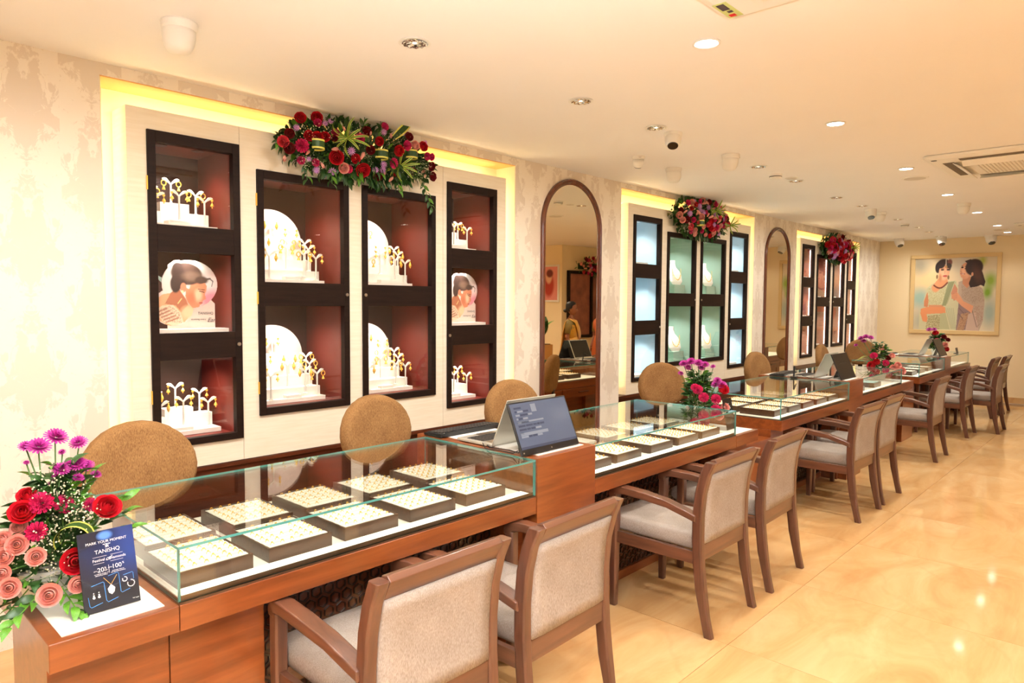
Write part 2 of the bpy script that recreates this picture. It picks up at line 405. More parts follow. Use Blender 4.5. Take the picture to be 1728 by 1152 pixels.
# long display wall with three recesses
REC = [(1.11, 4.063), (5.542, 8.498), (9.887, 12.67)]
RT = [2.69, 2.70, 2.655]
PAN = [(1.22, 3.955, 2.572, .70), (5.662, 8.385, 2.572, .705), (10.03, 12.56, 2.55, .72)]
wl = MB()
px = X0
for (a, b), t in zip(REC, RT):
    wl.box(px, a, W, W+.25, 0, HC); wl.box(a, b, W, W+.22, t, HC); px = b
wl.box(px, LX, W, W+.25, 0, HC)
struct(wl.build('wall_left', m['paper']))
for k, ((a, b), t) in enumerate(zip(REC, RT)):
    p0, p1, pt, pb = PAN[k]
    d = .21
    q = MB()
    q.box(a-.01, p0+.03, W+d, W+d+.04, 0, t); q.box(p1-.03, b+.01, W+d, W+d+.04, 0, t); q.box(p0+.03, p1-.03, W+d, W+d+.04, pt-.03, t)
    q.box(a-.002, a+.004, W+.003, W+d, 0, t); q.box(b-.004, b+.002, W+.003, W+d, 0, t)
    struct(q.build('trim_%d' % (k+1), m['cove']))
    struct(MB().box(a, b, W+.003, W+d, t-.006, t).build('trim_%d' % (k+4), m['soffit']))
    # cove lamps: on the left return, behind the right edge of the panel, and on top of the panel
    names = ['first', 'middle', 'farthest']
    L = thing('cove_light', 'warm yellow strip light glowing behind the %s cream display wall' % ['nearest', 'middle', 'farthest'][k], 'light', (0, 0, 0), 0)
    MB().box(p0+.03, p1-.03, W+.12, W+.14, pt+.002, pt+.012).build('light_strip', m['led'], L)
    MB().box(a+.005, a+.013, W+.12, W+.14, .8, t-.06).build('light_strip', m['led'], L)
    MB().box(p1+.001, p1+.009, W+.12, W+.14, .8, pt-.02).build('light_strip', m['led'], L)
struct(MB().box(LX, LX+.2, YB, W+.3, 0, HC).build('wall_far', m['farwall']))
struct(MB().box(LX-.018, LX, YB, W, 0, .10).build('baseboard_far', m['marble']))
struct(MB().box(X0-.2, X0, YB, W+.3, 0, HC).build('wall_near', m['ceil']))
struct(MB().box(X0, LX, YB-.2, YB, 0, HC).build('wall_right', m['ceil']))
struct(MB().box(10.6, LX-.001, YB, -1.06, 0, HC-.001).build('wall_corner', m['farwall']))

# ================================================================ DISPLAY WALLS AND CABINETS
NZ = [(.862, 1.288), (1.43, 1.855), (1.995, 2.412)]; WZ = [(.98, 1.573), (1.713, 2.302)]
UN = [ [(1.3145, 1.796, 0), (1.896, 2.506, 1), (2.6076, 3.2243, 1), (3.3365, 3.844, 0)],
       [(5.752, 6.270, 0), (6.388, 7.000, 1), (7.108, 7.710, 1), (7.82, 8.305, 0)],
       [(10.11, 10.575, 0), (10.69, 11.255, 1), (11.385, 11.918, 1), (12.045, 12.477, 0)] ]
ND = .42
UNAME = ['nearest', 'middle', 'farthest']; CPOS = ['leftmost', 'second from left', 'third from left', 'rightmost']
def niche_mats(u, wide):
    if u == 0: return [m['niche_red'], m['niche_dark']]
    if u == 1: return [m['niche_green'], m['niche_green']] if wide else [m['niche_blue'], m['niche_blue']]
    return [m['niche_mauve'], m['niche_mauve']]
CELLS = []
for u in range(3):
    p0, p1, pt, pb = PAN[u]
    wall = thing('display_wall', 'cream panelled display wall, %s along the left side, holding four dark cabinets' % UNAME[u], 'wall panel', (p0, W, 0))
    # boards between joints, each with openings left for its cabinets
    seams = [p0, 1.797+.004, 3.302, p1] if u == 0 else ([p0, 6.30, 7.76, p1] if u == 1 else [p0, 10.62, 11.99, p1])
    for s in range(3):
        a, b = seams[s]+.0012, seams[s+1]-.0012
        q = MB(); x = a
        for (c0, c1, wide) in UN[u]:
            c0i, c1i = c0+.012, c1-.012
            lo, hi = max(a, c0i), min(b, c1i)
            if lo >= hi: continue
            zb, zt = (.95, 2.34) if wide else (.837, 2.457)
            if lo > x: q.box(x-p0, lo-p0, 0, .20, pb, pt)
            q.box(lo-p0, hi-p0, 0, .20, pb, zb); q.box(lo-p0, hi-p0, 0, .20, zt, pt); x = hi
        if b > x: q.box(x-p0, b-p0, 0, .20, pb, pt)
        q.build('panel_board', m['panel'], wall)
    # dark timber dado under the panel
    dd = MB().box(REC[u][0]+.006, REC[u][1]-.006, W+.02, W+.20, 0, pb-.03).box(REC[u][0]+.006, REC[u][1]-.006, W-.0, W+.20, pb-.028, pb-.004)
    tag(dd.build('dado_cabinet', m['dkwood'], bevel=.002), 'dark mahogany dado under the %s cream display wall' % UNAME[u], 'cabinet')
    for ci, (c0, c1, wide) in enumerate(UN[u]):
        zb, zt = (.938, 2.351) if wide else (.825, 2.469)
        cells = WZ if wide else NZ
        i0, i1 = c0+.04, c1-.04
        cab = thing('display_cabinet', '%s dark framed glass cabinet of the %s cream display wall' % (CPOS[ci], UNAME[u]), 'cabinet', (c0, W, 0))
        fr = MB(); F0, F1 = -.014, .03
        w_ = c1-c0
        fr.box(0, .04, F0, F1, zb, zt); fr.box(w_-.04, w_, F0, F1, zb, zt)
        zz = [zb]+[z for c in cells for z in c]+[zt]
        for k in range(0, len(zz), 2): fr.box(.04, w_-.04, F0, F1, zz[k], zz[k+1])
        fo = fr.build('door_frame', m['door'], cab, bevel=.002)
        mit = MB()
        for k in range(1, len(zz)-1, 2):
            pass
        # lock and hinges
        kx = w_-.02 if ci % 2 == 0 or ci == 1 else .02
        if ci in (2, 3): kx = .02
        kz = 1.36 if not wide else 1.645
        kb = MB().lathe([(0, .006), (.009, .006), (.011, .003), (.011, 0)], 14, (kx, F0, kz), Matrix.Rotation(PI/2, 3, 'X'))
        kb.build('lock', m['steel'], fo, smooth=False)
        if u == 0:
            for hz in ([2.18, 1.62, 1.1] if wide else [2.2, 1.1]):
                if ci in (0, 1): MB().box(-.004, .003, -.012, .0, hz-.035, hz+.035).build('hinge', m['gold'], fo)
        nm = niche_mats(u, wide)
        for k, (z0, z1) in enumerate(cells):
            zb_, zt_ = z0-.03, z1+.03
            n = MB(); n.cur = 0
            e = .03
            n.box(i0-c0-e, i0-c0-.001, F1, F1+ND, zb_, zt_); n.box(i1-c0+.001, i1-c0+e, F1, F1+ND, zb_, zt_)
            n.box(i0-c0-e, i1-c0+e, F1, F1+ND, zb_-.005, z0-.006); n.box(i0-c0-e, i1-c0+e, F1, F1+ND, zt_, zt_+.02)
            n.cur = 1; n.box(i0-c0-e, i1-c0+e, F1+ND, F1+ND+.01, zb_, zt_)
            n.build('niche', nm, cab)
            MB().box(i0-c0-.004, i1-c0+.004, .012, .017, z0-.004, z1+.004).build('glass_pane', m['pane'], cab)
            # recessed lamps in the ceiling of the niche
            nl = 2 if not wide else 3
            for j in range(nl):
                lx = (i0-c0)+(i1-i0)*(j+.5)/nl
                lp = MB().lathe([(.034, -.004), (.034, 0), (.022, 0), (.020, -.003)], 16, (lx, F1+.17, zt_), None).build('downlight', m['niche_dark'] if u == 0 else m['whitep'], cab)
                MB().lathe([(0, -.0035), (.02, -.0035), (.02, -.002)], 14, (lx, F1+.17, zt_)).build('lamp_disc', m['lit'], lp)
            if u == 2:
                MB().box(i1-c0-.022, i1-c0-.010, F1+.004, F1+.012, z0+.01, z1-.01).build('light_strip', m['ledw'], cab)
            lamp('niche_lamp', 'AREA', ((i0+i1)/2, W+F1+.13, zt_-.008), {0: 2.5 if wide else 1.8, 1: 2.0 if wide else 2.0, 2: 1.3}[u], (1, .95, .86) if u != 1 else (.95, 1, 1), .10, (math.radians(8), 0, 0), spread=math.radians(120))
            CELLS.append((u, ci, k, wide, i0, i1, W+F1, z0-.004))

# ---------------------------------------------------------------- what stands in the niches
def yneck_mesh(h):
    q = MB()
    q.lathe([(.016, 0), (.016, .004), (.006, .008), (.005, h*.5), (.0055, h-.02)], 10)
    for s in (-1, 1):
        secs = []
        for t, wd in ((0, .006), (.25, .008), (.5, .011), (.75, .009), (1, .002)):
            x = s*.046*t; z = h-.022+.028*t+.010*math.sin(PI*t)
            secs.append([(x, -.004, z-wd), (x, .004, z-wd), (x, .004, z+wd*.7), (x, -.004, z+wd*.7)])
        q.sweep(secs)
    return q.mesh('earring_stand', m['white'])
YN = {h: yneck_mesh(h) for h in (.10, .13, .16, .2)}
def earring_mesh(kind):
    q = MB()
    if kind == 0:    # hoop with bell
        q.tube([(.013*math.sin(a), 0, -.015-.015*math.cos(a)) for a in [i*2*PI/12 for i in range(12)]], .0032, 5, True)
        q.lathe([(0, -.030), (.003, -.032), (.008, -.045), (.010, -.052), (0, -.052)], 8)
    elif kind == 1:  # stud with tiered bell
        q.lathe([(0, .004), (.007, .002), (.007, -.006), (.002, -.010), (.002, -.018), (.009, -.028), (.011, -.036), (.003, -.038), (.004, -.046), (0, -.048)], 8)
    else:            # paisley drop
        q.lathe([(0, .003), (.005, 0), (.003, -.006), (.009, -.018), (.011, -.028), (.006, -.040), (0, -.05)], 7)
    return q.mesh('earring', m['gold'])
ER = [earring_mesh(k) for k in range(3)]
CELLW = {0: ['lowest', 'middle', 'top'], 1: ['lower', 'upper']}
CP2 = ['leftmost', 'second', 'third', 'rightmost']
NWALL = ['nearest', 'middle', 'farthest']
def cname(c): return '%s niche, %s cabinet, %s wall' % (CELLW[c[3]][c[2]], CP2[c[1]], NWALL[c[0]])
ORD = ['first', 'second', 'third', 'fourth', 'fifth', 'sixth', 'seventh', 'eighth', 'ninth', 'tenth', 'eleventh', 'twelfth']
STN = {}
def stand(c, x, y, z, h, kind):
    n_ = STN[c] = STN.get(c, -1)+1
    o = bpy.data.objects.new('earring_stand', YN[h]); COL.objects.link(o); o.location = (x, y, z)
    tag(o, 'Y shaped white stand, %s of its niche: %s' % (ORD[n_], cname(c)), 'earring stand', 'earring stands in the %s' % cname(c))
    for s in (-1, 1):
        e = bpy.data.objects.new('earring', ER[kind]); COL.objects.link(e); e.location = (x+s*.040, y-.007, z+h-.004)
        tag(e, 'gold earring, %s arm of the %s stand, %s' % ('left' if s < 0 else 'right', ORD[n_], cname(c)), 'earring', 'gold earrings in the %s' % cname(c))
def riser(c, x0, x1, y, z, blocks, base=.024):
    q = MB().box(x0, x1, y-.10, y+.10, z, z+base)
    for n_, (a, b, yy0, yy1, h) in enumerate(blocks): q.box(x0+(x1-x0)*a, x0+(x1-x0)*b, y+yy0-.0012*n_, y+yy1+.0007*n_, z+base-.001*n_, z+base+h)
    return tag(q.build('display_riser', m['white']), 'stepped white plinth, %s' % cname(c), 'display stand')
def portrait_cell(c, flip):
    x0, x1, y, z = c[4], c[5], c[6], c[7]
    xc = (x0+x1)/2-.03
    t = thing('portrait_display', 'cut-out portrait of a woman in profile, %s' % cname(c), 'display board', (xc-.145, y+.13, z))
    if flip: t.location.x += .03; t.rotation_euler.z = -.0
    MB().box(0, .40, -.09, .05, 0, .022).build('base', m['white'], t, bevel=.001)
    bh = .36
    MB().prism([(.08, .02), (.34, .02), (.34, .16), (.30, .2), (.1, .2), (.08, .14)], .006, 'y', .004).build('back_board', m['blush'], t)
    def kp(u, v):
        a = ((u-.56)/.42)**2+((v-.36)/.36)**2 < 1
        b = ((u-.30)/.30)**2+((v-.72)/.26)**2 < 1
        cc = (u > .02) & (u < .55) & (v > .46) & (v < .9) & (((u-.32)/.31)**2+((v-.70)/.28)**2 < 1)
        return (a & ~((u > .72) & (v > .69)) & ~((v > .6) & (u-.55 > (.95-v)*1.0))) | b | cc
    P = Paint(.36, .37, 130, 130, (246, 228, 222))
    def F(x, y): return ((x-40)/760, (y-240)/780)
    def pg_(l, col, al=1): return P.poly([F(*q_) for q_ in l], col, al)
    P.ell(*F(720, 700), .2, .14, (232, 150, 164), soft=.9); P.ell(.62, .06, .35, .12, (252, 248, 244), soft=.8); P.ell(*F(240, 560), .12, .16, (250, 226, 214), soft=.8)
    pg_([(40, 800), (60, 720), (160, 640), (280, 620), (430, 740), (470, 780), (510, 800), (480, 860), (400, 960), (230, 1020), (60, 900)], (240, 178, 132))
    pg_([(250, 620), (330, 560), (420, 700), (440, 760), (360, 850), (300, 770), (180, 750)], (186, 112, 80))
    P.ell(*F(440, 850), .10, .09, (250, 206, 164), soft=.9)
    P.ell(*F(560, 570), .13, .12, (230, 148, 112), soft=.15)
    P.ell(*F(430, 400), .235, .165, (86, 62, 54), soft=.12, rot=.12); P.ell(*F(330, 340), .08, .09, (66, 46, 42), soft=.25); P.ell(*F(300, 520), .075, .13, (54, 38, 36), soft=.25); P.ell(*F(350, 460), .10, .16, (62, 44, 40), soft=.3)
    P.ell(*F(500, 430), .15, .07, (128, 102, 88), soft=.8); P.ell(*F(600, 470), .10, .06, (84, 62, 54), soft=.4)
    pg_([(420, 560), (450, 575), (520, 540), (640, 500), (662, 540), (650, 580), (640, 610), (640, 650), (650, 690), (618, 706), (612, 722), (600, 735), (598, 752), (576, 764), (566, 790), (535, 806), (490, 796), (440, 740), (410, 660)], (226, 142, 106))
    P.ell(*F(560, 650), .055, .085, (252, 204, 168), soft=1); P.ell(*F(470, 680), .06, .09, (214, 124, 90), soft=1)
    P.line([F(575, 598), F(628, 612)], .005, (60, 38, 34)); P.line([F(560, 575), F(636, 584)], .004, (80, 52, 44)); P.line([F(572, 738), F(604, 738)], .006, (184, 56, 58)); P.line([F(700, 450), F(735, 480)], .006, (70, 50, 44)); P.line([F(735, 480), F(720, 540)], .004, (70, 50, 44)); P.line([F(640, 460), F(700, 450)], .010, (84, 62, 54))
    P.ell(*F(390, 560), .045, .07, (216, 134, 100), soft=.2); P.ell(*F(378, 610), .018, .022, (255, 230, 180), soft=.4); P.line([F(365, 690), F(325, 745)], .005, (252, 220, 150))
    pg_([(60, 830), (150, 770), (270, 760), (350, 850), (385, 965), (280, 1010), (160, 960)], (240, 214, 184)); 
    for k in range(5): P.line([F(90+25*k, 850+28*k), F(200+32*k, 800+28*k)], .007, (176, 110, 84))
    P.speck([F(80, 820), F(250, 770), F(350, 870), (.42, .94), F(160, 950)], (150, 92, 72), .28)
    pic = P.build('printed_face', m['print'], t, kp); pic.location = (-.0, .0, .03); pic.modifiers.new('s', 'SOLIDIFY').thickness = .004
    q = MB(); q.tube([(.065, .01, .12), (.07, .01, .22), (.11, .01, .31)], .003, 6); q.tube([(.055, .01, .12), (.06, .01, .20), (.075, .01, .27)], .003, 6)
    q.build('stem', m['cream'], t)
    MB().prism([(.105, .31), (.085, .335), (.088, .37), (.12, .395), (.15, .40), (.152, .36), (.14, .32)], .004, 'y', .006).build('lotus_bud', m['petalpink'], t)
    MB().prism([(.065, .262), (.02, .31), (.03, .315), (.055, .30), (.11, .30), (.12, .275), (.10, .262)], .004, 'y', .008).build('lotus_leaf', m['teal'], t)
    text_mesh('TANISHQ', .02, m['inkd'], t, (.285, .0, .105), (PI/2, 0, 0)); text_mesh('stunning every', .014, m['inkd'], t, (.245, .0, .072), (PI/2, 0, 0)); text_mesh('Ear', .034, m['inkd'], t, (.315, .0, .066), (PI/2, 0, 0), shear=.4)
def bust_mesh():
    q = MB()
    # neck and shoulder stand: swept ellipses leaning back
    secs = []
    for t, rx, ry, z, yy in ((0, .045, .012, 0, -.035), (.15, .072, .016, .03, -.03), (.4, .078, .022, .09, -.008), (.55, .066, .026, .13, .01), (.68, .034, .024, .165, .022), (.85, .026, .023, .20, .03), (1, .030, .026, .235, .036)):
        secs.append([(rx*math.cos(a), yy+ry*math.sin(a), z) for a in [i*2*PI/16 for i in range(16)]])
    return q.sweep(secs).mesh('bust', m['white'])
BUST = bust_mesh()
def necklace_mesh():
    q = MB(); pts = []
    for i in range(21):
        a = PI*(i/20)-PI/2
        x = .052*math.sin(a); z = .155-.105*math.cos(a); pts.append((x, -.047+.2*(z-.05)*.9, z))
    q.tube(pts, .0024, 5)
    for p in pts[4:17:2]: q.lathe([(0, .004), (.005, 0), (0, -.008)], 6, (p[0], p[1]-.003, p[2]-.004))
    return q.mesh('necklace', m['gold'])
NECK = necklace_mesh()
rg = random.Random(5)
for c in CELLS:
    u, ci, k, wide, x0, x1, y, z = c
    xc, w_ = (x0+x1)/2, x1-x0
    yc = y+.19
    if u == 0 and not wide:
        if k == 1: portrait_cell(c, ci == 3); continue
        a = x0+.01
        riser(c, a, a+.36, yc, z, [(.02, .98, .0, .09, .075), (.25, .68, .0, .09, .125 if k == 2 else .115), (.28, .58, -.09, -.02, .02)])
        hs = .2 if k == 2 else .16
        stand(c, a+.165, yc+.045, z+.024+(.125 if k == 2 else .115), .13, 0 if k == 2 else 1)
        stand(c, a+.05, yc+.045, z+.099, .13, 0 if k == 2 else 2); stand(c, a+.30, yc+.045, z+.099, .13, 0 if k == 2 else 1)
        stand(c, a+.17, yc-.055, z+.044, .16, 1); stand(c, a+.05, yc-.05, z+.024, .16, 1 if k == 2 else 2); stand(c, a+.31, yc-.05, z+.024, .16, 1)
    elif u == 0:
        a = x0+.01
        bd = MB(); r = .215; cxx, czz = a+.22, z+.27
        pts = [(cxx-r, z+.0)]+[(cxx-r*math.cos(t), czz+r*.95*math.sin(t)) for t in [i*PI/24 for i in range(25)]]+[(cxx+r, z+.0)]
        tag(MB().prism(pts, .012, 'y', yc+.14).build('arched_backdrop', m['blush']), 'round-topped blush backdrop board, %s' % cname(c), 'backdrop')
        riser(c, a, a+.46, yc, z, [(.02, .98, -.05, .12, .06), (.04, .96, .03, .12, .13), (.08, .86, .07, .12, .20), (.14, .7, .09, .12, .27), (.42, .64, -.09, -.05, .02)])
        S = [(.10, -.075, .0, .16), (.33, -.075, .02, .16), (.415, -.075, .0, .16), (.06, -.02, .06, .13), (.24, -.02, .06, .16), (.40, -.01, .06, .16), (.12, .05, .13, .13), (.29, .05, .13, .13), (.41, .05, .13, .13), (.20, .10, .27, .10), (.10, .10, .20, .13), (.33, .085, .20, .13)]
        if (ci+k) % 2: S = S[:-2]
        for i, (sx, sy, sz, h) in enumerate(S): stand(c, a+sx, yc+sy, z+.024+sz, h, (i+ci+k) % 3)
    elif u == 1 and wide:
        pb_ = MB().box(x0+.27, x0+.49, y+.05, y+.19, z, z+.10)
        tag(pb_.build('bust_plinth', m['niche_green'], bevel=.002), 'pale green bust plinth, %s' % cname(c), 'display stand')
        bs = place(BUST, 'necklace_bust', None, (x0+.38, y+.12, z+.10)); bs.rotation_euler = (0, 0, -.35); bs.scale = (1.15, 1.15, 1.15)
        tag(bs, 'white necklace bust, %s' % cname(c), 'necklace bust')
        nk = place(NECK, 'necklace', None, (x0+.38, y+.12, z+.10)); nk.rotation_euler = (0, 0, -.35); nk.scale = (1.15, 1.15, 1.15)
        tag(nk, 'thin gold necklace on white bust, %s' % cname(c), 'necklace')
    elif u == 1:
        if k == 1: 
            tag(MB().prism([(x0+.12, z), (x0+.24, z), (x0+.12, z+.24)], .01, 'y', y+.10).build('easel_card', m['teal']), 'pale green leaning card, %s' % cname(c), 'display card'); continue
        yc = y+.11; riser(c, x0+.05, x0+.30, yc, z, [(.05, .6, .0, .09, .08), (.05, .35, .03, .09, .16)])
        for i, (sx, sz) in enumerate(((.05, .184), (.13, .104))): stand2 = place(YN[.13], 'earring_stand', None, (x0+.05+sx, yc+.06, z+sz)); tag(stand2, '%s white earring stand, %s' % (['taller', 'lower'][i], cname(c)), 'earring stand', 'white stands in the blue niches')
    else:
        q = MB().box(x0+.12, x0+.34, y+.03, y+.15, z, z+.02).box(x0+.18, x0+.28, y+.06, y+.12, z+.02, z+.06)
        tag(q.build('display_riser', m['white'], bevel=.002), 'low white plinth, %s' % cname(c), 'display stand')

# ---------------------------------------------------------------- arched mirrors
def mirror(xa, xb, top, bot, label):
    xc, r = (xa+xb)/2, (xb-xa)/2; zc = top-r
    t = thing('arched_mirror', label, 'mirror', (xc, W, 0))
    path = [(-r+.025, bot+.025)]+[(-(r-.025)*math.cos(a), zc+(r-.025)*math.sin(a)) for a in [i*PI/28 for i in range(29)]]+[(r-.025, bot+.025)]
    # moulded section: two steps
    prof = [(-.025, 0), (-.025, .018), (-.016, .030), (-.006, .030), (-.002, .024), (.008, .026), (.016, .018), (.025, .014), (.025, 0)]
    n = len(path); secs = []
    for i, (x, z) in enumerate(path):
        if i in (0, n-1): nx, nz = (-1 if i == 0 else 1), 0
        else: l = math.hypot(x, z-zc); nx, nz = x/l, max(0, (z-zc)/l)
        secs.append([(x-nx*a, -b, z-nz*a) for a, b in prof])
    q = MB().sweep(secs); q.box(-r, r, -.02, 0, bot, bot+.05)
    q.build('mirror_frame', m['dkwood_v'], t, bevel=0)
    pl = [(-r+.03, bot+.03)]+[(-(r-.035)*math.cos(a), zc+(r-.035)*math.sin(a)) for a in [i*PI/28 for i in range(29)]]+[(r-.03, bot+.03)]
    MB().prism(pl, .004, 'y', -.010).build('mirror_glass', m['mirror'], t)
m['dkwood_v'] = wood('mahogany_upright', (112, 58, 34), (84, 40, 24), .25, 2, 1, .5)
mirror(4.372, 5.205, 2.675, .08, 'large arched mirror in a dark wood frame, between the nearest and middle display walls')
mirror(8.815, 9.625, 2.630, .08, 'second arched wood framed mirror, between the middle and farthest display walls')

# ---------------------------------------------------------------- framed picture of two women on the far wall
pf = thing('framed_picture', 'large cream framed photograph of two women in saris on the far wall', 'picture', (LX, 3.262, 1.108), -PI/2)
PWd, PHt = 1.325, 1.368
q = MB(); fw_ = .065
q.box(0, PWd, -.03, 0, 0, fw_).box(0, PWd, -.03, 0, PHt-fw_, PHt).box(0, fw_, -.03, 0, fw_, PHt-fw_).box(PWd-fw_, PWd, -.03, 0, fw_, PHt-fw_)
q.build('picture_frame', m['frame'], pf, bevel=.006)
def pz(x, y): return ((x-75)/(1118-75), (y-95)/(1010-95))
P = Paint(PWd-2*fw_, PHt-2*fw_, 230, 220, (222, 208, 178))
P.ell(.2, .3, .25, .2, (244, 214, 158), soft=1.2); P.ell(.08, .55, .12, .12, (150, 196, 186), soft=1.2, al=.8); P.ell(.07, .1, .1, .1, (160, 160, 140), soft=1.4, al=.7)
P.ell(.93, .32, .07, .1, (140, 170, 60), soft=1.3); P.ell(.90, .48, .05, .08, (130, 170, 50), soft=1.2); P.ell(.82, .05, .05, .06, (170, 180, 70), soft=1.3)
P.ell(.93, .75, .08, .16, (168, 184, 170), soft=1.2); P.ell(.1, .88, .1, .12, (190, 190, 166), soft=1.2); P.ell(.6, .05, .15, .1, (214, 206, 190), soft=1.2)
def pg(l, col, al=1): return P.poly([pz(*p) for p in l], col, al)
# older woman on the right
pg([(650, 400), (720, 380), (800, 400), (880, 430), (950, 480), (985, 620), (975, 880), (930, 1010), (640, 1010), (640, 700)], (188, 166, 146))
P.speck([pz(*p) for p in [(690, 440), (960, 480), (980, 640), (860, 680), (700, 600)]], (150, 124, 104), .3)
pg([(650, 650), (800, 700), (820, 760), (760, 1000), (640, 1010)], (150, 124, 122)); pg([(700, 800), (800, 780), (740, 1010), (650, 1010)], (190, 150, 116)); pg([(790, 800), (880, 780), (930, 1010), (760, 1010)], (204, 176, 158))
P.speck([pz(*p) for p in [(720, 780), (800, 780), (740, 1010), (660, 1010)]], (120, 60, 50), .2)
P.speck([pz(*p) for p in [(850, 690), (970, 700), (970, 860), (910, 980)]], (140, 70, 50), .15)
for a, b in (((660, 720), (740, 800)), ((650, 780), (720, 860)), ((820, 700), (900, 960))): P.line([pz(*a), pz(*b)], .012, (120, 96, 92), .8)
pg([(700, 330), (800, 330), (830, 400), (760, 480), (700, 420)], (204, 140, 104))
P.ell(*pz(740, 260), .072, .115, (224, 160, 122), rot=.15); pg([(700, 170), (690, 215), (668, 262), (684, 272), (680, 300), (676, 336), (720, 352), (760, 340), (760, 200)], (222, 156, 118))
P.ell(*pz(715, 250), .03, .06, (240, 186, 148), soft=1); P.ell(*pz(692, 218), .014, .012, (44, 24, 20), soft=.4); P.ell(*pz(742, 234), .020, .011, (44, 24, 20), soft=.4); P.line([pz(722, 205), pz(765, 222)], .007, (60, 32, 26)); P.line([pz(683, 196), pz(703, 200)], .007, (60, 32, 26)); P.line([pz(690, 290), pz(672, 262)], .006, (190, 120, 90)); P.ell(*pz(750, 290), .03, .05, (236, 176, 138), soft=1); P.line([pz(676, 296), pz(722, 300)], .012, (170, 44, 48)); P.line([pz(686, 297), pz(712, 300)], .005, (250, 240, 230))
P.ell(*pz(840, 220), .105, .115, (50, 26, 22), rot=.3); pg([(720, 140), (790, 118), (900, 170), (950, 300), (985, 400), (970, 460), (930, 440), (880, 460), (800, 470), (780, 420), (820, 300), (790, 220), (750, 170)], (46, 24, 20))
P.ell(*pz(880, 300), .05, .12, (78, 42, 32), rot=-.3, soft=1); P.ell(*pz(820, 305), .014, .026, (214, 150, 112))
# younger woman on the left
pg([(350, 400), (520, 390), (620, 380), (650, 460), (660, 700), (640, 1010), (150, 1010), (150, 760), (220, 700), (200, 640), (240, 480)], (210, 206, 166))
pg([(245, 470), (300, 420), (520, 400), (500, 700), (270, 700), (240, 560)], (214, 210, 166)); P.speck([pz(*p) for p in [(250, 480), (500, 440), (480, 690), (270, 690)]], (176, 168, 112), .3)
pg([(270, 690), (470, 690), (470, 800), (280, 800)], (224, 156, 112))
pg([(210, 640), (250, 520), (270, 640), (260, 720), (210, 710)], (212, 140, 98)); pg([(170, 740), (260, 715), (490, 715), (500, 790), (250, 810), (280, 920), (200, 900), (165, 800)], (236, 156, 106))
pg([(270, 830), (430, 810), (430, 1000), (240, 1000)], (160, 148, 104)); P.speck([pz(*p) for p in [(270, 830), (430, 810), (430, 1000), (240, 1000)]], (232, 224, 180), .35)
pg([(520, 400), (600, 390), (500, 700), (450, 700), (480, 560)], (160, 164, 122)); pg([(430, 800), (500, 790), (560, 1000), (430, 1000)], (190, 190, 146)); pg([(490, 715), (560, 700), (650, 850), (640, 1000), (600, 1000)], (206, 206, 168))
for k in range(4): P.line([pz(450+22*k, 700-10*k), pz(555+18*k, 400)], .008, (140, 144, 104), .7)
for k in range(5): P.line([pz(500+24*k, 730), pz(580+14*k, 990)], .007, (160, 158, 118), .7)
pg([(560, 540), (600, 420), (640, 480), (650, 600), (600, 640)], (206, 142, 112))
pg([(565, 560), (640, 530), (690, 590), (720, 640), (850, 700), (830, 790), (700, 700), (620, 620), (570, 610)], (226, 160, 122)); 
for k in range(4): P.line([pz(566, 556+18*k), pz(640, 546+18*k)], .006, (190, 120, 88))
pg([(390, 350), (500, 350), (520, 410), (440, 470), (380, 500), (330, 430)], (232, 160, 112)); P.ell(*pz(355, 470), .05, .06, (236, 164, 116), soft=.5)
P.ell(*pz(452, 200), .094, .105, (50, 30, 26), rot=0); P.ell(*pz(378, 215), .035, .075, (44, 26, 22), soft=.2); P.ell(*pz(530, 150), .03, .045, (120, 60, 50), soft=.5)
P.ell(*pz(460, 275), .066, .112, (240, 176, 134), rot=.0, soft=.1); P.ell(*pz(450, 300), .045, .06, (250, 196, 154), soft=1)
P.ell(*pz(420, 185), .05, .04, (50, 30, 26), rot=-.6, soft=.2); P.ell(*pz(515, 190), .04, .035, (50, 30, 26), rot=.5, soft=.2)
P.line([pz(480, 110), pz(483, 205)], .012, (220, 206, 190)); P.ell(*pz(484, 205), .014, .02, (190, 140, 80), soft=.4)
P.ell(*pz(437, 242), .022, .011, (44, 24, 22), soft=.3); P.ell(*pz(512, 242), .021, .011, (44, 24, 22), soft=.3); P.ell(*pz(412, 345), .02, .05, (214, 146, 104), soft=.9); P.line([pz(415, 222), pz(458, 226)], .006, (70, 40, 34)); P.line([pz(492, 226), pz(534, 220)], .006, (70, 40, 34))
P.line([pz(470, 255), pz(468, 292)], .006, (206, 136, 100)); P.ell(*pz(475, 322), .03, .014, (196, 84, 78), soft=.5)
for i in range(14):
    t = i/13; P.ell(*pz(335+170*t, 440+60*math.sin(PI*t)*.8-30*t), .010, .012, (120, 60, 46), soft=.4)
P.ell(*pz(370, 330), .012, .03, (130, 90, 60), soft=.5); P.ell(*pz(518, 340), .012, .03, (130, 100, 60), soft=.5)
pic = P.build('photograph', m['print'], pf); pic.location = (fw_, -.008, fw_)
MB().box(fw_-.01, PWd-fw_+.01, -.005, 0, fw_-.01, PHt-fw_+.01).build('backing', m['black'], pf)
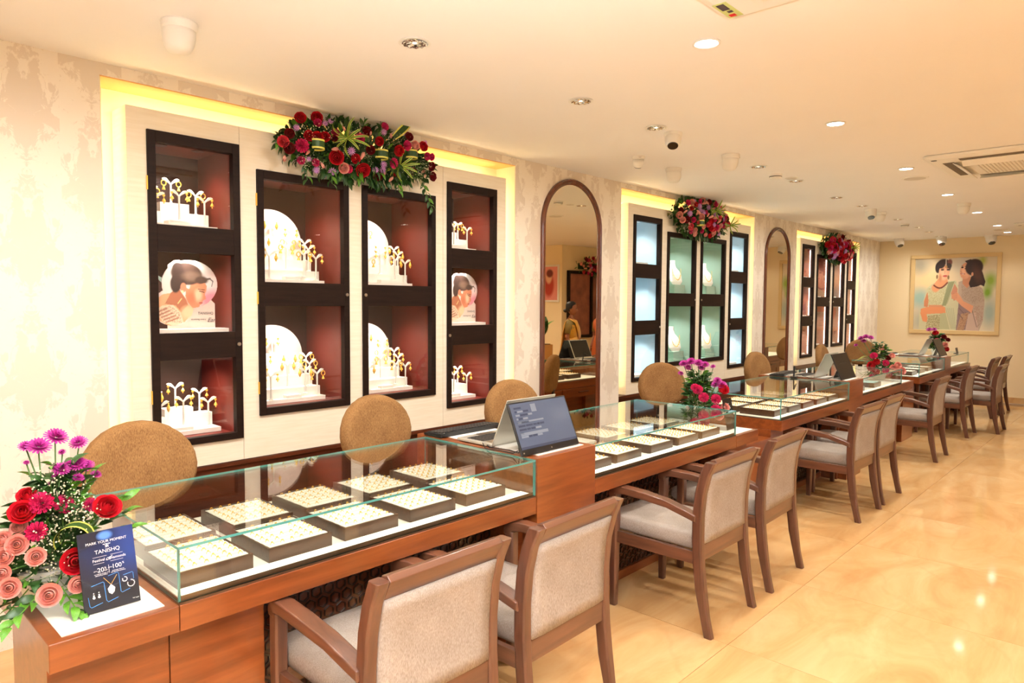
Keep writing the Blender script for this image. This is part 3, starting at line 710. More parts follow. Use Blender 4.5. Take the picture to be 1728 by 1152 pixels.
# ================================================================ COUNTERS
m['brz'] = mat('bronze_trim', (112, 88, 66), .3, .6)
def gpane(x0, x1, y0, y1, z0, z1, name, parent):
    q = MB().box(x0, x1, y0, y1, z0, z1); d = (y1-y0, )
    ext = (z1-z0, y1-y0, x1-x0); thin = ext.index(min(ext))
    face_axis = [0, 0, 1, 1, 2, 2]     # bottom, top | front, back | left, right
    q.mi = [0 if a == thin else 1 for a in face_axis]
    return q.build(name, [m['glass'], m['edge']], parent)
GZ0, GZ1, DEP = .737, .900, .765
CN = ['nearest', 'second', 'third', 'fourth', 'fifth', 'farthest']
def lattice(x0, x1, z0, z1, y, parent):
    q = MB(); p = .052; R = .0235; nx = int((x1-x0)/p); nz = int((z1-z0)/(p*.87))
    for j in range(nz+1):
        for i in range(nx+1):
            cx = x0+.02+i*p+(p/2 if j % 2 else 0); cz = z1-.03-j*p*.87
            if cx+R > x1 or cz-R < z0: continue
            vs = []
            for rr, yy in ((R, 0), (R*.78, 0), (R*.78, -.007), (R, -.007)):
                vs += [(cx+rr*math.cos(a), y+yy, cz+rr*math.sin(a)) for a in [PI/6+k*PI/3 for k in range(6)]]
            fs = []
            for k in range(6):
                k2 = (k+1) % 6
                fs += [(6+k, 6+k2, 12+k2, 12+k), (12+k, 12+k2, 18+k2, 18+k), (18+k, 18+k2, k2, k)]
            q.add(vs, fs)
    o = q.build('lattice', m['lattice'], parent); o['kind'] = 'stuff'; return o
def counter(i, x0, x1, yf, kx0, kx1, lend=False, rend=False):
    t = thing('display_counter', '%s glass topped cherry wood jewellery counter from the camera' % CN[i], 'counter', (x0, yf, 0))
    Wd = x1-x0; a, b = kx0-x0, kx1-x0
    q = MB().box(0, Wd, .235, .46, .0, .54).box(0, Wd, .235, DEP, .54, .655)
    if a > 0: q.box(0, a, .075, .235, 0, .655)
    if b < Wd: q.box(b, Wd, .075, .235, 0, .655)
    q.build('carcass', m['counter'], t, bevel=.002)
    MB().box(0, Wd, -.006, DEP+.01, .655, .732).build('ledge_band', m['counter'], t, bevel=.003)
    MB().box(.001, Wd-.001, -.003, DEP, .732, .738).build('metal_trim', m['tray'], t)
    MB().box(.012, Wd-.012, .012, DEP-.02, .738, .742).build('deck', m['velvet'], t)
    MB().box(a+.004, b-.004, .226, .2345, .05, .65).build('lattice_backing', m['dkwood'], t)
    MB().box(a, b, .215, .2345, 0, .05).build('plinth_strip', m['counter'], t)
    if i < 3: lattice(a, b, .05, .65, .2255, t)
    gpane(0, Wd, 0, .008, GZ0+.001, GZ1-.008, 'front_glass', t)
    gpane(0, Wd, 0, DEP, GZ1-.008, GZ1, 'top_glass', t)
    gpane(0, .008, .0085, DEP-.001, GZ0+.001, GZ1-.0085, 'end_glass', t)
    gpane(Wd-.008, Wd, .0085, DEP-.001, GZ0+.001, GZ1-.0085, 'end_glass', t)
    MB().box(.009, Wd-.009, .0085, .013, .738, .752).build('inner_trim', m['brz'], t); MB().box(.02, Wd-.02, .016, .072, .742, .750).build('light_rail', m['tube'], t, bevel=.003)
    # clerk's side: drawers
    n = 2
    for k in range(n):
        dx0, dx1 = .03+k*(Wd-.06)/n, .03+(k+1)*(Wd-.06)/n
        d = MB().box(dx0+.004, dx1-.004, DEP+.0005, DEP+.018, .55, .648).build('drawer', m['counter'], t, bevel=.002)
        MB().box((dx0+dx1)/2-.09, (dx0+dx1)/2+.09, DEP+.018, DEP+.034, .595, .608).build('handle', m['dkwood'], d, bevel=.003)
    return t
def pedestal(i, x0, x1, yf):
    t = thing('counter_pedestal', '%s raised cherry wood block carrying a laptop between two glass counters' % CN[i], 'pedestal', (x0, yf, 0))
    MB().box(.0015, x1-x0-.0015, -.008, .50, 0, .56).box(.0015, x1-x0-.0015, -.008, .84, .56, .905).build('carcass', m['counter'], t, bevel=.003)
    MB().box(.05, x1-x0-.05, .03, .80, .905, .908).build('white_mat', m['white'], t)
    return t
def endshelf(i, x0, x1, yf, lab):
    t = thing('end_shelf', lab, 'shelf', (x0, yf, 0)); Wd = x1-x0
    MB().box(.012, Wd-.001, .075 if i < 2 else .25, .46, 0, .655).build('carcass', m['counter'], t, bevel=.002)
    MB().box(0, Wd, -.006, .70, .656, .733).build('shelf_top', m['counter'], t, bevel=.003)
    MB().box(.035, Wd-.03, .022, .66, .733, .7355).build('white_mat', m['white'], t)
    return t
YF = [2.01, 2.01, 2.03, 2.045, 2.08, 2.085]
CX = [(.757, 2.300), (2.742, 4.302), (5.095, 6.635), (7.045, 8.44), (9.35, 10.67), (11.03, 12.28)]
endshelf(0, .437, .755, 2.008, 'low cherry wood end shelf with white mat under the nearest flower arrangement')
counter(0, *CX[0], YF[0], 1.05, 2.24)
pedestal(0, 2.302, 2.740, 2.01)
counter(1, *CX[1], YF[1], 2.84, 4.27)
endshelf(1, 4.304, 4.64, 2.01, 'low cherry wood shelf with white mat between the second and third glass counters')
counter(2, *CX[2], YF[2], 5.33, 6.60)
tag(MB().box(4.642, 5.093, 2.10, 2.70, 0, .60).build('linking_cabinet', m['counter'], bevel=.002), 'low cherry wood cabinet linking the second and third glass counters', 'cabinet')
pedestal(1, 6.637, 7.043, 2.04)
counter(3, *CX[3], YF[3], 7.15, 8.42)
endshelf(2, 8.442, 8.95, 2.05, 'low cherry wood shelf with white mat between the fourth and fifth glass counters')
counter(4, *CX[4], YF[4], 9.45, 10.57)
tag(MB().box(8.952, 9.348, 2.15, 2.60, 0, .60).build('linking_cabinet', m['counter'], bevel=.002), 'low cherry wood cabinet linking the fourth and fifth glass counters', 'cabinet')
pedestal(2, 10.672, 11.028, 2.085)
counter(5, *CX[5], YF[5], 11.13, 12.26)
endshelf(3, 12.282, 12.42, 2.09, 'narrow cherry wood end shelf at the far end of the counters')

# ---------------------------------------------------------------- trays of rings
tray_f = MB().box(-.118, .118, -.138, -.131, 0, .048).box(-.118, .118, .131, .138, 0, .048).box(-.118, -.111, -.131, .131, 0, .048).box(.111, .118, -.131, .131, 0, .048).box(-.111, .111, -.131, .131, 0, .012).mesh('tray_frame', m['tray'])
pad_q = MB().box(-.1105, .1105, -.1305, .1305, .012, .044)
for k in range(7): pad_q.box(-.108, .108, -.125+.0357*k, -.125+.0357*k+.022, .044, .048)
pad_me = pad_q.mesh('pad', m['velvet'])
teal_q = MB().box(-.1105, .1105, -.1305, .1305, .012, .044)
for a in (-1, 1):
    for b in (-1, 1): teal_q.box(a*.055-.045, a*.055+.045, b*.065-.055, b*.065+.055, .044, .050)
teal_me = teal_q.mesh('pad', m['teal'])
def ring_mesh(k):
    q = MB()
    q.tube([(.0065*math.sin(a), 0, .001+.0065*math.cos(a)) for a in [i*2*PI/10 for i in range(10)]], .0010, 4, True)
    if k == 0: q.lathe([(0, .0115), (.003, .0105), (.004, .009), (.002, .007)], 6)
    elif k == 1: q.lathe([(0, .0105), (.005, .0095), (.005, .008), (0, .007)], 7)
    else: q.box(-.003, .003, -.002, .002, .007, .011)
    return q.mesh('ring', m['gold'])
RG = [ring_mesh(k) for k in range(3)]
rings = []
def tray(cx, cy, where, group, pad=pad_me, fill=1):
    t = thing('ring_tray', where, 'tray', (cx, cy, .7425), 0, None)
    if group: t['group'] = group
    place(tray_f, 'tray_frame', t, (0, 0, 0)); place(pad, 'pad', t, (0, 0, 0))
    if pad is pad_me and fill:
        for i in range(6):
            for j in range(7):
                if rg.random() < .06: continue
                rings.append((cx-.09+.036*i, cy-.108+.0357*j, .7425+.048, where, i, j))
def ordn(k, n): return ['leftmost', 'second from left', 'third from left', 'fourth from left', 'fifth from left', 'sixth from left'][k] if k < n-1 else 'rightmost'
r1f = [.785, 1.075, 1.365, 1.66, 1.958]; r1b = [.80, 1.098, 1.392, 1.685, 1.998]
for k, x in enumerate(r1f): tray(x+.119, 2.235, '%s wooden ring tray in the front row of the nearest glass counter' % ordn(k, 5), 'ring trays in the nearest counter')
for k, x in enumerate(r1b): tray(x+.119, 2.545, '%s wooden ring tray in the back row of the nearest glass counter' % ordn(k, 5), 'ring trays in the nearest counter')
r2f = [2.76, 3.05, 3.39, 3.70, 3.99]; r2b = [2.78, 3.395, 3.72, 4.02]
for k, x in enumerate(r2f): tray(x+.119, 2.225, '%s wooden ring tray in the front row of the second glass counter' % ordn(k, 5), 'ring trays in the second counter')
for k, x in enumerate(r2b): tray(x+.119, 2.54, '%s wooden ring tray in the back row of the second glass counter' % ordn(k, 4), 'ring trays in the second counter')
tag(MB().box(3.06, 3.32, 2.42, 2.67, .7425, .785).build('display_pad', m['velvet'], bevel=.002), 'plain cream velvet pad among the back trays of the second glass counter', 'display pad')
for k, x in enumerate([5.17, 5.46, 5.75, 6.06, 6.35]): tray(x+.119, 2.25, '%s wooden ring tray in the front row of the third glass counter' % ordn(k, 5), 'ring trays in the third counter')
for k, x in enumerate([5.20, 5.50, 5.80, 6.10]): tray(x+.119, 2.56, '%s wooden ring tray in the back row of the third glass counter' % ordn(k, 4), 'ring trays in the third counter')
for k, x in enumerate([7.20, 7.75]): tray(x+.119, 2.27, '%s wooden tray of pale teal cards in the fourth glass counter' % ['left', 'right'][k], 'teal card trays', teal_me)
for k, x in enumerate([9.45, 9.85, 10.25]): tray(x+.119, 2.32, '%s ring tray in the fifth glass counter' % ordn(k, 3), 'ring trays in the fifth counter', fill=0)
rings.sort(key=lambda r: math.hypot(r[0], r[1]))
for k, (x, y, z, wh, i_, j_) in enumerate(rings[:298]):
    o = bpy.data.objects.new('ring', RG[rg.randrange(3)]); COL.objects.link(o); o.location = (x, y, z); o.rotation_euler = (rg.uniform(-.5, -.2), 0, rg.uniform(-.2, .2))
    tr = wh.replace(' wooden ring tray in the', ',').replace(' of the', ',').replace(' glass', '').replace(' from left', '')
    tag(o, 'gold ring, %s along, %s row deep, tray: %s' % (ORD[i_], ORD[j_], tr), 'ring', 'gold rings in the '+wh)
q = MB()
for (x, y, z, wh, i_, j_) in rings[298:]:
    q.tube([(x+.0065*math.sin(a), y, z+.001+.0065*math.cos(a)) for a in [i*PI/3 for i in range(6)]], .0012, 3, True)
    q.box(x-.003, x+.003, y-.002, y+.002, z+.007, z+.012)
tag(q.build('rings', m['gold']), 'rows of small gold rings in the trays of the second and third glass counters', 'rings', kind='stuff')

# ================================================================ CHAIRS
def rsec(cx, cy, cz, w2, d2, tilt=0):
    # rounded rectangular section in the xy plane
    c = .3; pts = []
    for sx, sy in ((1, 1), (-1, 1), (-1, -1), (1, -1)):
        a = [(sx*w2, sy*d2*(1-c)), (sx*w2*(1-c), sy*d2)]
        if sx*sy < 0: a.reverse()
        pts += a
    return [(cx+px, cy+py, cz+py*tilt) for px, py in pts]
def armchair():
    t = thing('armchair', '', 'chair')
    post = [(-.285, 0), (-.262, .10), (-.240, .22), (-.226, .34), (-.218, .46), (-.218, .58), (-.228, .69), (-.250, .78), (-.280, .850)]
    for s in (-1, 1):
        q = MB(); q.sweep([rsec(s*.240, y, z, .0215 if z > .1 else .019, .026 if z > .1 else .021) for y, z in post])
        q.build('rear_leg', m['chairwood'], t, smooth=False, bevel=.003)
        q = MB(); q.sweep([rsec(s*.245, .262, 0, .017, .018), rsec(s*.245, .262, .40, .023, .024), rsec(s*.245, .262, .60, .023, .024)])
        q.build('front_leg', m['chairwood'], t, bevel=.003)
        # arm: a bent board from the front leg back to the post
        q = MB(); secs = []
        for y, z, wd, th in ((.290, .585, .024, .022), (.288, .618, .026, .022), (.262, .643, .028, .020), (.20, .652, .029, .020), (.08, .649, .029, .020), (-.06, .632, .028, .018), (-.16, .604, .028, .018), (-.215, .585, .026, .017)):
            xx = s*(.245+.012*math.sin(PI*(.288-y)/.5)); dz = th
            if y > .27: secs.append([(xx-wd, y, z), (xx+wd, y, z), (xx+wd, y-2*th, z-.004), (xx-wd, y-2*th, z-.004)])
            else: secs.append([(xx-wd, y, z), (xx+wd, y, z), (xx+wd, y-.004, z-2*dz), (xx-wd, y-.004, z-2*dz)])
        q.sweep(secs); q.build('arm', m['chairwood_y'], t, bevel=.006)
        MB().box(s*.245-.012, s*.245+.012, -.205, .245, .345, .405).build('side_rail', m['chairwood_y'], t, bevel=.002)
    MB().box(-.225, .225, .25, .275, .345, .405).build('front_rail', m['chairwood_x'], t, bevel=.002)
    MB().box(-.22, .22, -.238, -.205, .36, .44).build('back_rail', m['chairwood_x'], t, bevel=.003)
    q = MB(); q.sweep([[(x, y-.020, z0) for x, y, z0 in ()] or [(-.2185+.437*k, -.270, .785), (-.2185+.437*k, -.302, .845), (-.2185+.437*k, -.286, .860), (-.2185+.437*k, -.262, .855), (-.2185+.437*k, -.232, .79)] for k in (0, 1)])
    q.build('top_rail', m['chairwood_x'], t, bevel=.003)
    # seat cushion
    q = MB(); N_ = 8; secs = []
    for j, (z, g) in enumerate(((.400, .018), (.412, .004), (.440, 0), (.462, .008), (.474, .030), (.480, .07))):
        ring = []
        w_, yf, yb, r = .222-g*.6, .368-g, -.205+g*.4, .05
        for cx, cy, a0 in ((w_-r, yf-r, 0), (-w_+r, yf-r, PI/2), (-w_+r*.5, yb+r*.5, PI), (w_-r*.5, yb+r*.5, 1.5*PI)):
            rr = r if cy > 0 else r*.5
            for k in range(4): a = a0+k*PI/6; ring.append((cx+rr*math.cos(a), cy+rr*math.sin(a), z))
        secs.append(ring)
    q.sweep(secs)
    # cushion reaches the aprons only between the arms
    for i, v in enumerate(q.v):
        if v[1] < .29 and abs(v[0]) > .219: q.v[i] = (math.copysign(.219, v[0]), v[1], v[2])
    so = q.build('seat', m['fabric'], t, smooth=True)
    # padded back, flat behind, domed in front
    q = MB(); secs = []
    nz = 9; nxx = 9
    def py(z): 
        for (y0, z0), (y1, z1) in zip(post[:-1], post[1:]):
            if z0 <= z <= z1: return y0+(y1-y0)*(z-z0)/(z1-z0)
        return post[-1][0]
    for j in range(nz):
        z = .445+(.785-.445)*j/(nz-1); tz = j/(nz-1); bul = .062*math.sin(PI*min(1, .12+.80*tz))**.6
        ring = []
        for k in range(nxx):
            x = -.217+.434*k/(nxx-1); e = math.sin(PI*(k+.35)/(nxx-.3))**.35 if 0 < k < nxx-1 else .55
            ring.append((x, py(z)+.004+bul*e, z))
        for k in range(nxx-1, -1, -1):
            x = -.217+.434*k/(nxx-1); ring.append((x, py(z)-.024-(.004 if 0 < k < nxx-1 else 0), z))
        secs.append(ring)
    q.sweep(secs); q.build('backrest', m['fabric'], t, smooth=True)
    g = MB()
    for s in (-1, 1):
        g.lathe([(.012, 0), (.012, .004), (0, .005)], 8, (s*.245, .262, -.0005)); g.lathe([(.012, 0), (.012, .004), (0, .005)], 8, (s*.24, -.285, -.0005))
    g.build('glides', m['whitep'], t)
    return t
m['chairwood_y'] = wood('walnut_stained_arm', (116, 74, 52), (88, 55, 39), .3, 1, 1.2, .5)
ac0 = armchair()
CH = [(1.325, 1.785, .0), (1.945, 1.775, .03), (3.245, 1.80, .0), (3.965, 1.815, .03), (5.64, 1.84, -.02), (6.262, 1.85, .0), (8.275, 1.895, .0), (10.04, 1.93, 0), (10.60, 1.70, 0), (11.96, 1.97, 0), (12.6, 1.92, 0)]
CLAB = ['walnut armchair nearest the camera, in front of the nearest glass counter', 'walnut armchair second nearest, beside the nearest chair before the first pedestal',
        'walnut armchair with its whole near side in view, before the second glass counter', 'walnut armchair at the right end of the second glass counter', 'walnut armchair at the left part of the third glass counter',
        'walnut armchair close behind another at the right part of the third glass counter', 'walnut armchair standing alone before the fourth glass counter', 'walnut armchair first of the far row, before the fifth glass counter',
        'walnut armchair second of the far row, at the fifth glass counter', 'walnut armchair third of the far row, at the farthest glass counter', 'walnut armchair last of the far row, nearest the far wall']
for k, ((x, y, rz), lb) in enumerate(zip(CH, CLAB)):
    o = ac0 if k == 0 else dup(ac0)
    o.location = (x, y, 0); o.rotation_euler = (0, 0, rz); o['label'] = lb; o['group'] = 'walnut customer armchairs along the counters'
# clerk chairs
def clerk():
    t = thing('clerk_chair', '', 'chair')
    q = MB(); secs = []
    n = 26
    def outline(sc):
        pts = []
        for k in range(n):
            a = 2*PI*k/n; x = .232*math.cos(a); z = .205*math.sin(a)
            if math.sin(a) < 0: x = .232*abs(math.cos(a))**.62*(1 if math.cos(a) > 0 else -1); z = .17*math.sin(a)
            pts.append((x*sc, z*sc))
        return pts
    for yy, sc in ((-.042, .80), (-.040, .93), (-.025, .99), (0, 1.0), (.022, .985), (.034, .92), (.036, .78)):
        secs.append([(x, yy+.045-.35*(x*x)*1.0+(.10*(z)), .885+z) for x, z in outline(sc)])
    q.sweep(secs); q.build('backrest', m['tan'], t, smooth=True)
    MB().box(-.03, .03, .045, .065, .42, .80).build('back_support', m['black'], t, bevel=.004)
    q = MB(); q.lathe([(.05, .43), (.20, .435), (.235, .45), (.245, .475), (.235, .50), (.19, .515), (0, .52)], 28, (0, -.17, 0)); q.build('seat', m['tan'], t, smooth=True)
    MB().lathe([(.03, .08), (.03, .25), (.02, .25), (.02, .43)], 14, (0, -.17, 0)).build('gas_column', m['chrome'], t)
    for k in range(5):
        a = 2*PI*k/5+.3
        l = MB().tube([(.02*math.cos(a), -.17+.02*math.sin(a), .10), (.26*math.cos(a), -.17+.26*math.sin(a), .065)], [.02, .012], 6).build('base_leg', m['chrome'], t)
        MB().lathe([(0, -.012), (.024, -.012), (.026, 0), (.024, .012), (0, .012)], 12, (.27*math.cos(a), -.17+.27*math.sin(a), .0265), Matrix.Rotation(PI/2, 3, 'X')).build('castor', m['rubber'], l)
    return t
c0 = clerk()
CC = [(1.03, 3.10, .0, 'nearest tan round-backed clerk chair behind the left end of the nearest counter'), (2.245, 3.10, .05, 'tan round-backed clerk chair behind the right end of the nearest counter'),
      (3.34, 3.10, -.1, 'tan round-backed clerk chair behind the open laptop, left of the first mirror'), (5.25, 3.12, -.45, 'tan clerk chair behind the second counter, left of the pink flowers'),
      (7.22, 3.12, -.1, 'tan clerk chair behind the third counter, in front of the second mirror'), (9.2, 3.12, .1, 'tan clerk chair behind the fourth counter beside the dark monitor'), (10.98, 3.2, -.9, 'farthest tan clerk chair, turned aside near the end of the display wall')]
for k, (x, y, rz, lb) in enumerate(CC):
    o = c0 if k == 0 else dup(c0)
    o.location = (x, y, 0); o.rotation_euler = (0, 0, rz); o['label'] = lb; o['group'] = 'tan clerk chairs behind the counters'

# ================================================================ LAPTOPS, MONITORS, SIGNS
def laptop(x, y, z, lab):
    t = thing('laptop', lab, 'laptop', (x, y, z))
    MB().box(0, .355, 0, .245, 0, .015).build('base', m['alu'], t, bevel=.004)
    kq = MB()
    for r in range(5):
        for c in range(13): kq.box(.02+.0243*c, .02+.0243*c+.020, .075+.024*r, .075+.024*r+.019, .015, .0175)
    kq.build('keyboard', m['keys'], t)['kind'] = 'stuff'
    MB().box(.115, .24, .2-.005, .24, .015, .0156).build('touchpad', m['steel'], t)
    MB().box(.02, .335, .012, .065, .015, .0162).build('speaker_strip', m['steel'], t)
    l = bpy.data.objects.new('lid', None)
    lo = MB().box(0, .355, -.006, 0, 0, .245).build('lid', m['alu'], t, bevel=.004); lo.location = (0, .0, .012); lo.rotation_euler = (.42, 0, 0)
    s = MB().box(.01, .345, .0, .0015, .018, .237).build('display', m['black'], lo)
    return t
def monitor(x, y, z, lab, on=True):
    t = thing('monitor', lab, 'monitor', (x, y, z))
    b = MB().box(0, .415, 0, .010, 0, .25).build('casing', m['black'], t, bevel=.003); b.rotation_euler = (-.40, 0, 0); b.location = (0, 0, .004)
    if on:
        s = MB().box(.008, .407, -.0008, 0, .028, .243).build('screen', m['screen'], b)
        q = MB(); q2 = MB(); r = random.Random(2)
        for j in range(9):
            zz = .225-.017*j; xx = .03
            while xx < .20:
                wd = r.uniform(.01, .05); tgt = q if r.random() < .5 else q2
                tgt.box(xx, xx+wd, -.0012, -.0008, zz-.009, zz); xx += wd+.004
                if r.random() < .25: break
        q.box(.145, .18, -.0012, -.0008, .195, .232); q.box(.03, .21, -.0012, -.0008, .150, .158); q.box(.03, .22, -.0012, -.0008, .09, .104); q2.box(.008, .407, -.0011, -.0008, .028, .040)
        q.build('light_rows', m['screen_l'], b)['kind'] = 'stuff'; q2.build('dark_rows', m['screen_d'], b)['kind'] = 'stuff'
        MB().lathe([(0, -.0006), (.004, -.0006), (.004, 0)], 8, (.21, 0, .014), Matrix.Rotation(-PI/2, 3, 'X')).build('maker_badge', m['steel'], b)
        rl = MB().box(.012, .02, -.0012, -.0004, .010, .016).build('indicator', m['steel'], b)
    st = MB().box(.12, .30, 0, .004, 0, .15).build('prop_stand', m['black'], t); st.location = (0, .11, .004); st.rotation_euler = (.35, 0, 0)
    return t
def extkeys(x, y, z, rz, lab):
    t = thing('keyboard', lab, 'keyboard', (x, y, z), rz)
    MB().add([(0, 0, 0), (.44, 0, 0), (.44, .14, 0), (0, .14, 0), (0, 0, .022), (.44, 0, .022), (.44, .14, .012), (0, .14, .012)], [(0, 3, 2, 1), (4, 5, 6, 7), (0, 1, 5, 4), (1, 2, 6, 5), (2, 3, 7, 6), (3, 0, 4, 7)]).build('keyboard_body', m['black'], t, bevel=.003)
    q = MB()
    for r in range(5):
        for c in range(19): q.box(.012+.0222*c, .012+.0222*c+.018, .012+.024*r, .012+.024*r+.019, .019-.002*r, .026-.002*r)
    q.build('keycaps', m['keys'], t)['kind'] = 'stuff'
laptop(2.325, 2.315, .908, 'open silver laptop on the nearest pedestal, lid leaning toward the monitor')
monitor(2.262, 2.055, .908, 'black portable monitor leaning on the nearest pedestal, screen to the customers')
extkeys(2.30, 2.65, .908, .0, 'black keyboard behind the open silver laptop on the nearest pedestal')
def cable(pts, lab):
    tag(MB().tube(pts, .0025, 6).build('cable', m['rubber'], smooth=True), lab, 'cable')
cable([(2.335, 2.36, .915), (2.30, 2.30, .912), (2.33, 2.20, .911), (2.31, 2.12, .912), (2.285, 2.10, .95), (2.30, 2.13, 1.0)], 'black cable looping from the silver laptop to the monitor on the nearest pedestal')
cable([(2.33, 2.38, .92), (2.27, 2.30, .912), (2.29, 2.22, .911), (2.29, 2.14, .911), (2.28, 2.10, .93)], 'second black cable lying before the silver laptop on the nearest pedestal')
laptop(6.66, 2.36, .908, 'silver laptop on the second pedestal, standing back to back with a dark monitor')
monitor(6.64, 2.10, .908, 'dark monitor leaning on the second pedestal above the chairs', False)
extkeys(6.62, 2.62, .908, .1, 'black keyboard on the second pedestal behind the laptop')
cable([(6.62, 2.45, .93), (6.60, 2.38, .915), (6.66, 2.30, .912), (6.62, 2.22, .913), (6.66, 2.14, .96)], 'tangled black cable beside the laptop on the second pedestal')
t = thing('scanner_stand', 'small black tilted scanner frame beside the laptop on the second pedestal', 'scanner', (6.60, 2.52, .908), .2)
MB().tube([(0, 0, 0), (.02, 0, .10), (.13, 0, .06)], .007, 6).build('arm', m['black'], t); MB().box(-.03, .05, -.03, .03, 0, .008).build('foot', m['black'], t, bevel=.002)
laptop(10.68, 2.40, .908, 'silver laptop on the farthest pedestal')
monitor(10.66, 2.13, .908, 'dark monitor leaning on the farthest pedestal before the far wall', False)
extkeys(10.52, 2.72, .9005, .0, 'black keyboard behind the laptop at the far end of the counters')

def signboard():
    t = thing('table_sign', 'dark blue glossy offer card with white lettering, leaning by the nearest flowers', 'sign', (.5475, 2.112, .7365))
    b = MB().box(0, .142, 0, .004, 0, .218).build('card', m['black'], t); b.rotation_euler = (-.27, 0, 0); b.location = (0, 0, .001)
    P = Paint(.142, .218, 60, 90, (36, 38, 44))
    P.ell(.55, .15, .6, .40, (22, 36, 74), soft=1.2); P.ell(1, .25, .4, .30, (36, 60, 124), soft=1.3); P.ell(0, .05, .5, .12, (16, 22, 40), soft=1)
    P.ell(.48, .07, .12, .05, (90, 140, 220), soft=.7)
    f = P.build('printed_face', m['gloss'], b); f.location = (0, -.0008, 0)
    R_ = (PI/2, 0, 0)
    def T(s, size, x, z, sx=1, **k): return text_mesh(s, size, m['ink'], b, (x, -.0012, z), R_, sx=sx, **k)
    T('MARK YOUR MOMENT', .0102, .071, .186); T('TANISHQ', .0150, .071, .160)
    q = MB().box(.0615, .0805, -.0014, -.0008, .1775, .1795).box(.066, .076, -.0014, -.0008, .1735, .175).box(.070, .072, -.0014, -.0008, .169, .1775)
    q.quad((.066, -.0012, .169), (.068, -.0012, .169), (.072, -.0012, .1745), (.070, -.0012, .1745)).quad((.0745, -.0012, .169), (.0765, -.0012, .169), (.0725, -.0012, .1745), (.0705, -.0012, .1745))
    q.box(.033, .068, -.0014, -.0008, .1465, .1472).box(.078, .109, -.0014, -.0008, .1465, .1472).box(.033, .060, -.0014, -.0008, .1285, .1292).box(.076, .109, -.0014, -.0008, .1285, .1292)
    q.box(.0698, .0706, -.0014, -.0008, .098, .120)
    q.build('logo_and_rules', m['ink'], b)['kind'] = 'stuff'
    T('Festival', .0105, .047, .1375); T('of', .016, .070, .138, shear=.5); T('Diamonds', .0105, .095, .1375)
    T('20', .0175, .0495, .110); T('%', .008, .0615, .1135); T('OFF', .0050, .0625, .107); T('UPTO', .0036, .0365, .109)
    T('100', .0175, .0905, .1125); T('%', .008, .1075, .117); T('UPTO', .0040, .0735, .112)
    for x, z, s in ((.050, .1005, 'on making charges of'), (.050, .0965, 'diamond jewellery'), (.093, .1015, 'exchange value on'), (.093, .0975, 'old diamond jewellery')): T(s, .0042, x, z)
    T('T&C apply', .004, .130, .012)
    L_ = MB()
    def bl(pts):
        L_.tube([(x, -.0012, z) for x, z in pts], .0007, 4)
    bl([(.022, .072), (.052, .077), (.054, .074), (.056, .026), (.060, .020), (.086, .026)]); bl([(.012, .045), (.014, .020), (.018, .016), (.046, .022)])
    bl([(.066, .090), (.090, .094), (.093, .090), (.094, .040), (.097, .036), (.118, .041)]); bl([(.104, .082), (.128, .085), (.130, .082), (.130, .066)])
    L_.build('blue_lines', m['blueline'], b)['kind'] = 'stuff'
    J = MB()
    for x in (.026, .039):
        for k, r in enumerate((.0015, .0022, .0035)): J.lathe([(0, .0003), (r, .0003), (r, 0)], 8, (x, -.0012, .052-.006*k), Matrix.Rotation(PI/2, 3, 'X'))
    J.prism([(.071, .066), (.0805, .055), (.078, .044), (.071, .038), (.064, .044), (.0615, .055)], .0005, 'y', -.0015)
    for cx, cz, R1, n in ((.107, .070, .006, 9), (.122, .055, .009, 12)):
        for k in range(n): a = PI*.9+k*1.55*PI/(n-1); J.lathe([(0, .0003), (.0016, .0003), (.0016, 0)], 6, (cx+R1*math.cos(a), -.0012, cz+R1*math.sin(a)), Matrix.Rotation(PI/2, 3, 'X'))
    J.build('printed_jewellery', m['ink'], b)['kind'] = 'stuff'
    g = MB().tube([(.054, -.0012, .088), (.070, -.0012, .066)], .0006, 4).tube([(.088, -.0012, .088), (.072, -.0012, .066)], .0006, 4); g.build('printed_chain', m['gold'], b)
    st = MB().box(.05, .092, 0, .002, 0, .15).build('easel_back', m['black'], t); st.location = (0, .085, .001); st.rotation_euler = (.30, 0, 0)
signboard()
t = thing('table_sign', 'small black offer card beside the pink flowers on the shelf after the second counter', 'sign', (4.43, 2.13, .7365), .0)
b = MB().box(0, .13, 0, .004, 0, .215).build('card', m['black'], t); b.rotation_euler = (-.2, 0, 0)
text_mesh('UPTO', .012, m['ink'], b, (.065, -.001, .175), (PI/2, 0, 0)); text_mesh('100%', .030, m['ink'], b, (.065, -.001, .15), (PI/2, 0, 0)); text_mesh('OFF', .012, m['ink'], b, (.065, -.001, .125), (PI/2, 0, 0))
t = thing('table_sign', 'tiny black card stand on top of the farthest glass counter', 'sign', (11.72, 2.14, .9005), 0)
b = MB().box(0, .13, 0, .004, 0, .085).build('card', m['black'], t); b.rotation_euler = (-.2, 0, 0); MB().box(0, .13, 0, .04, 0, .004).build('foot', m['black'], t)

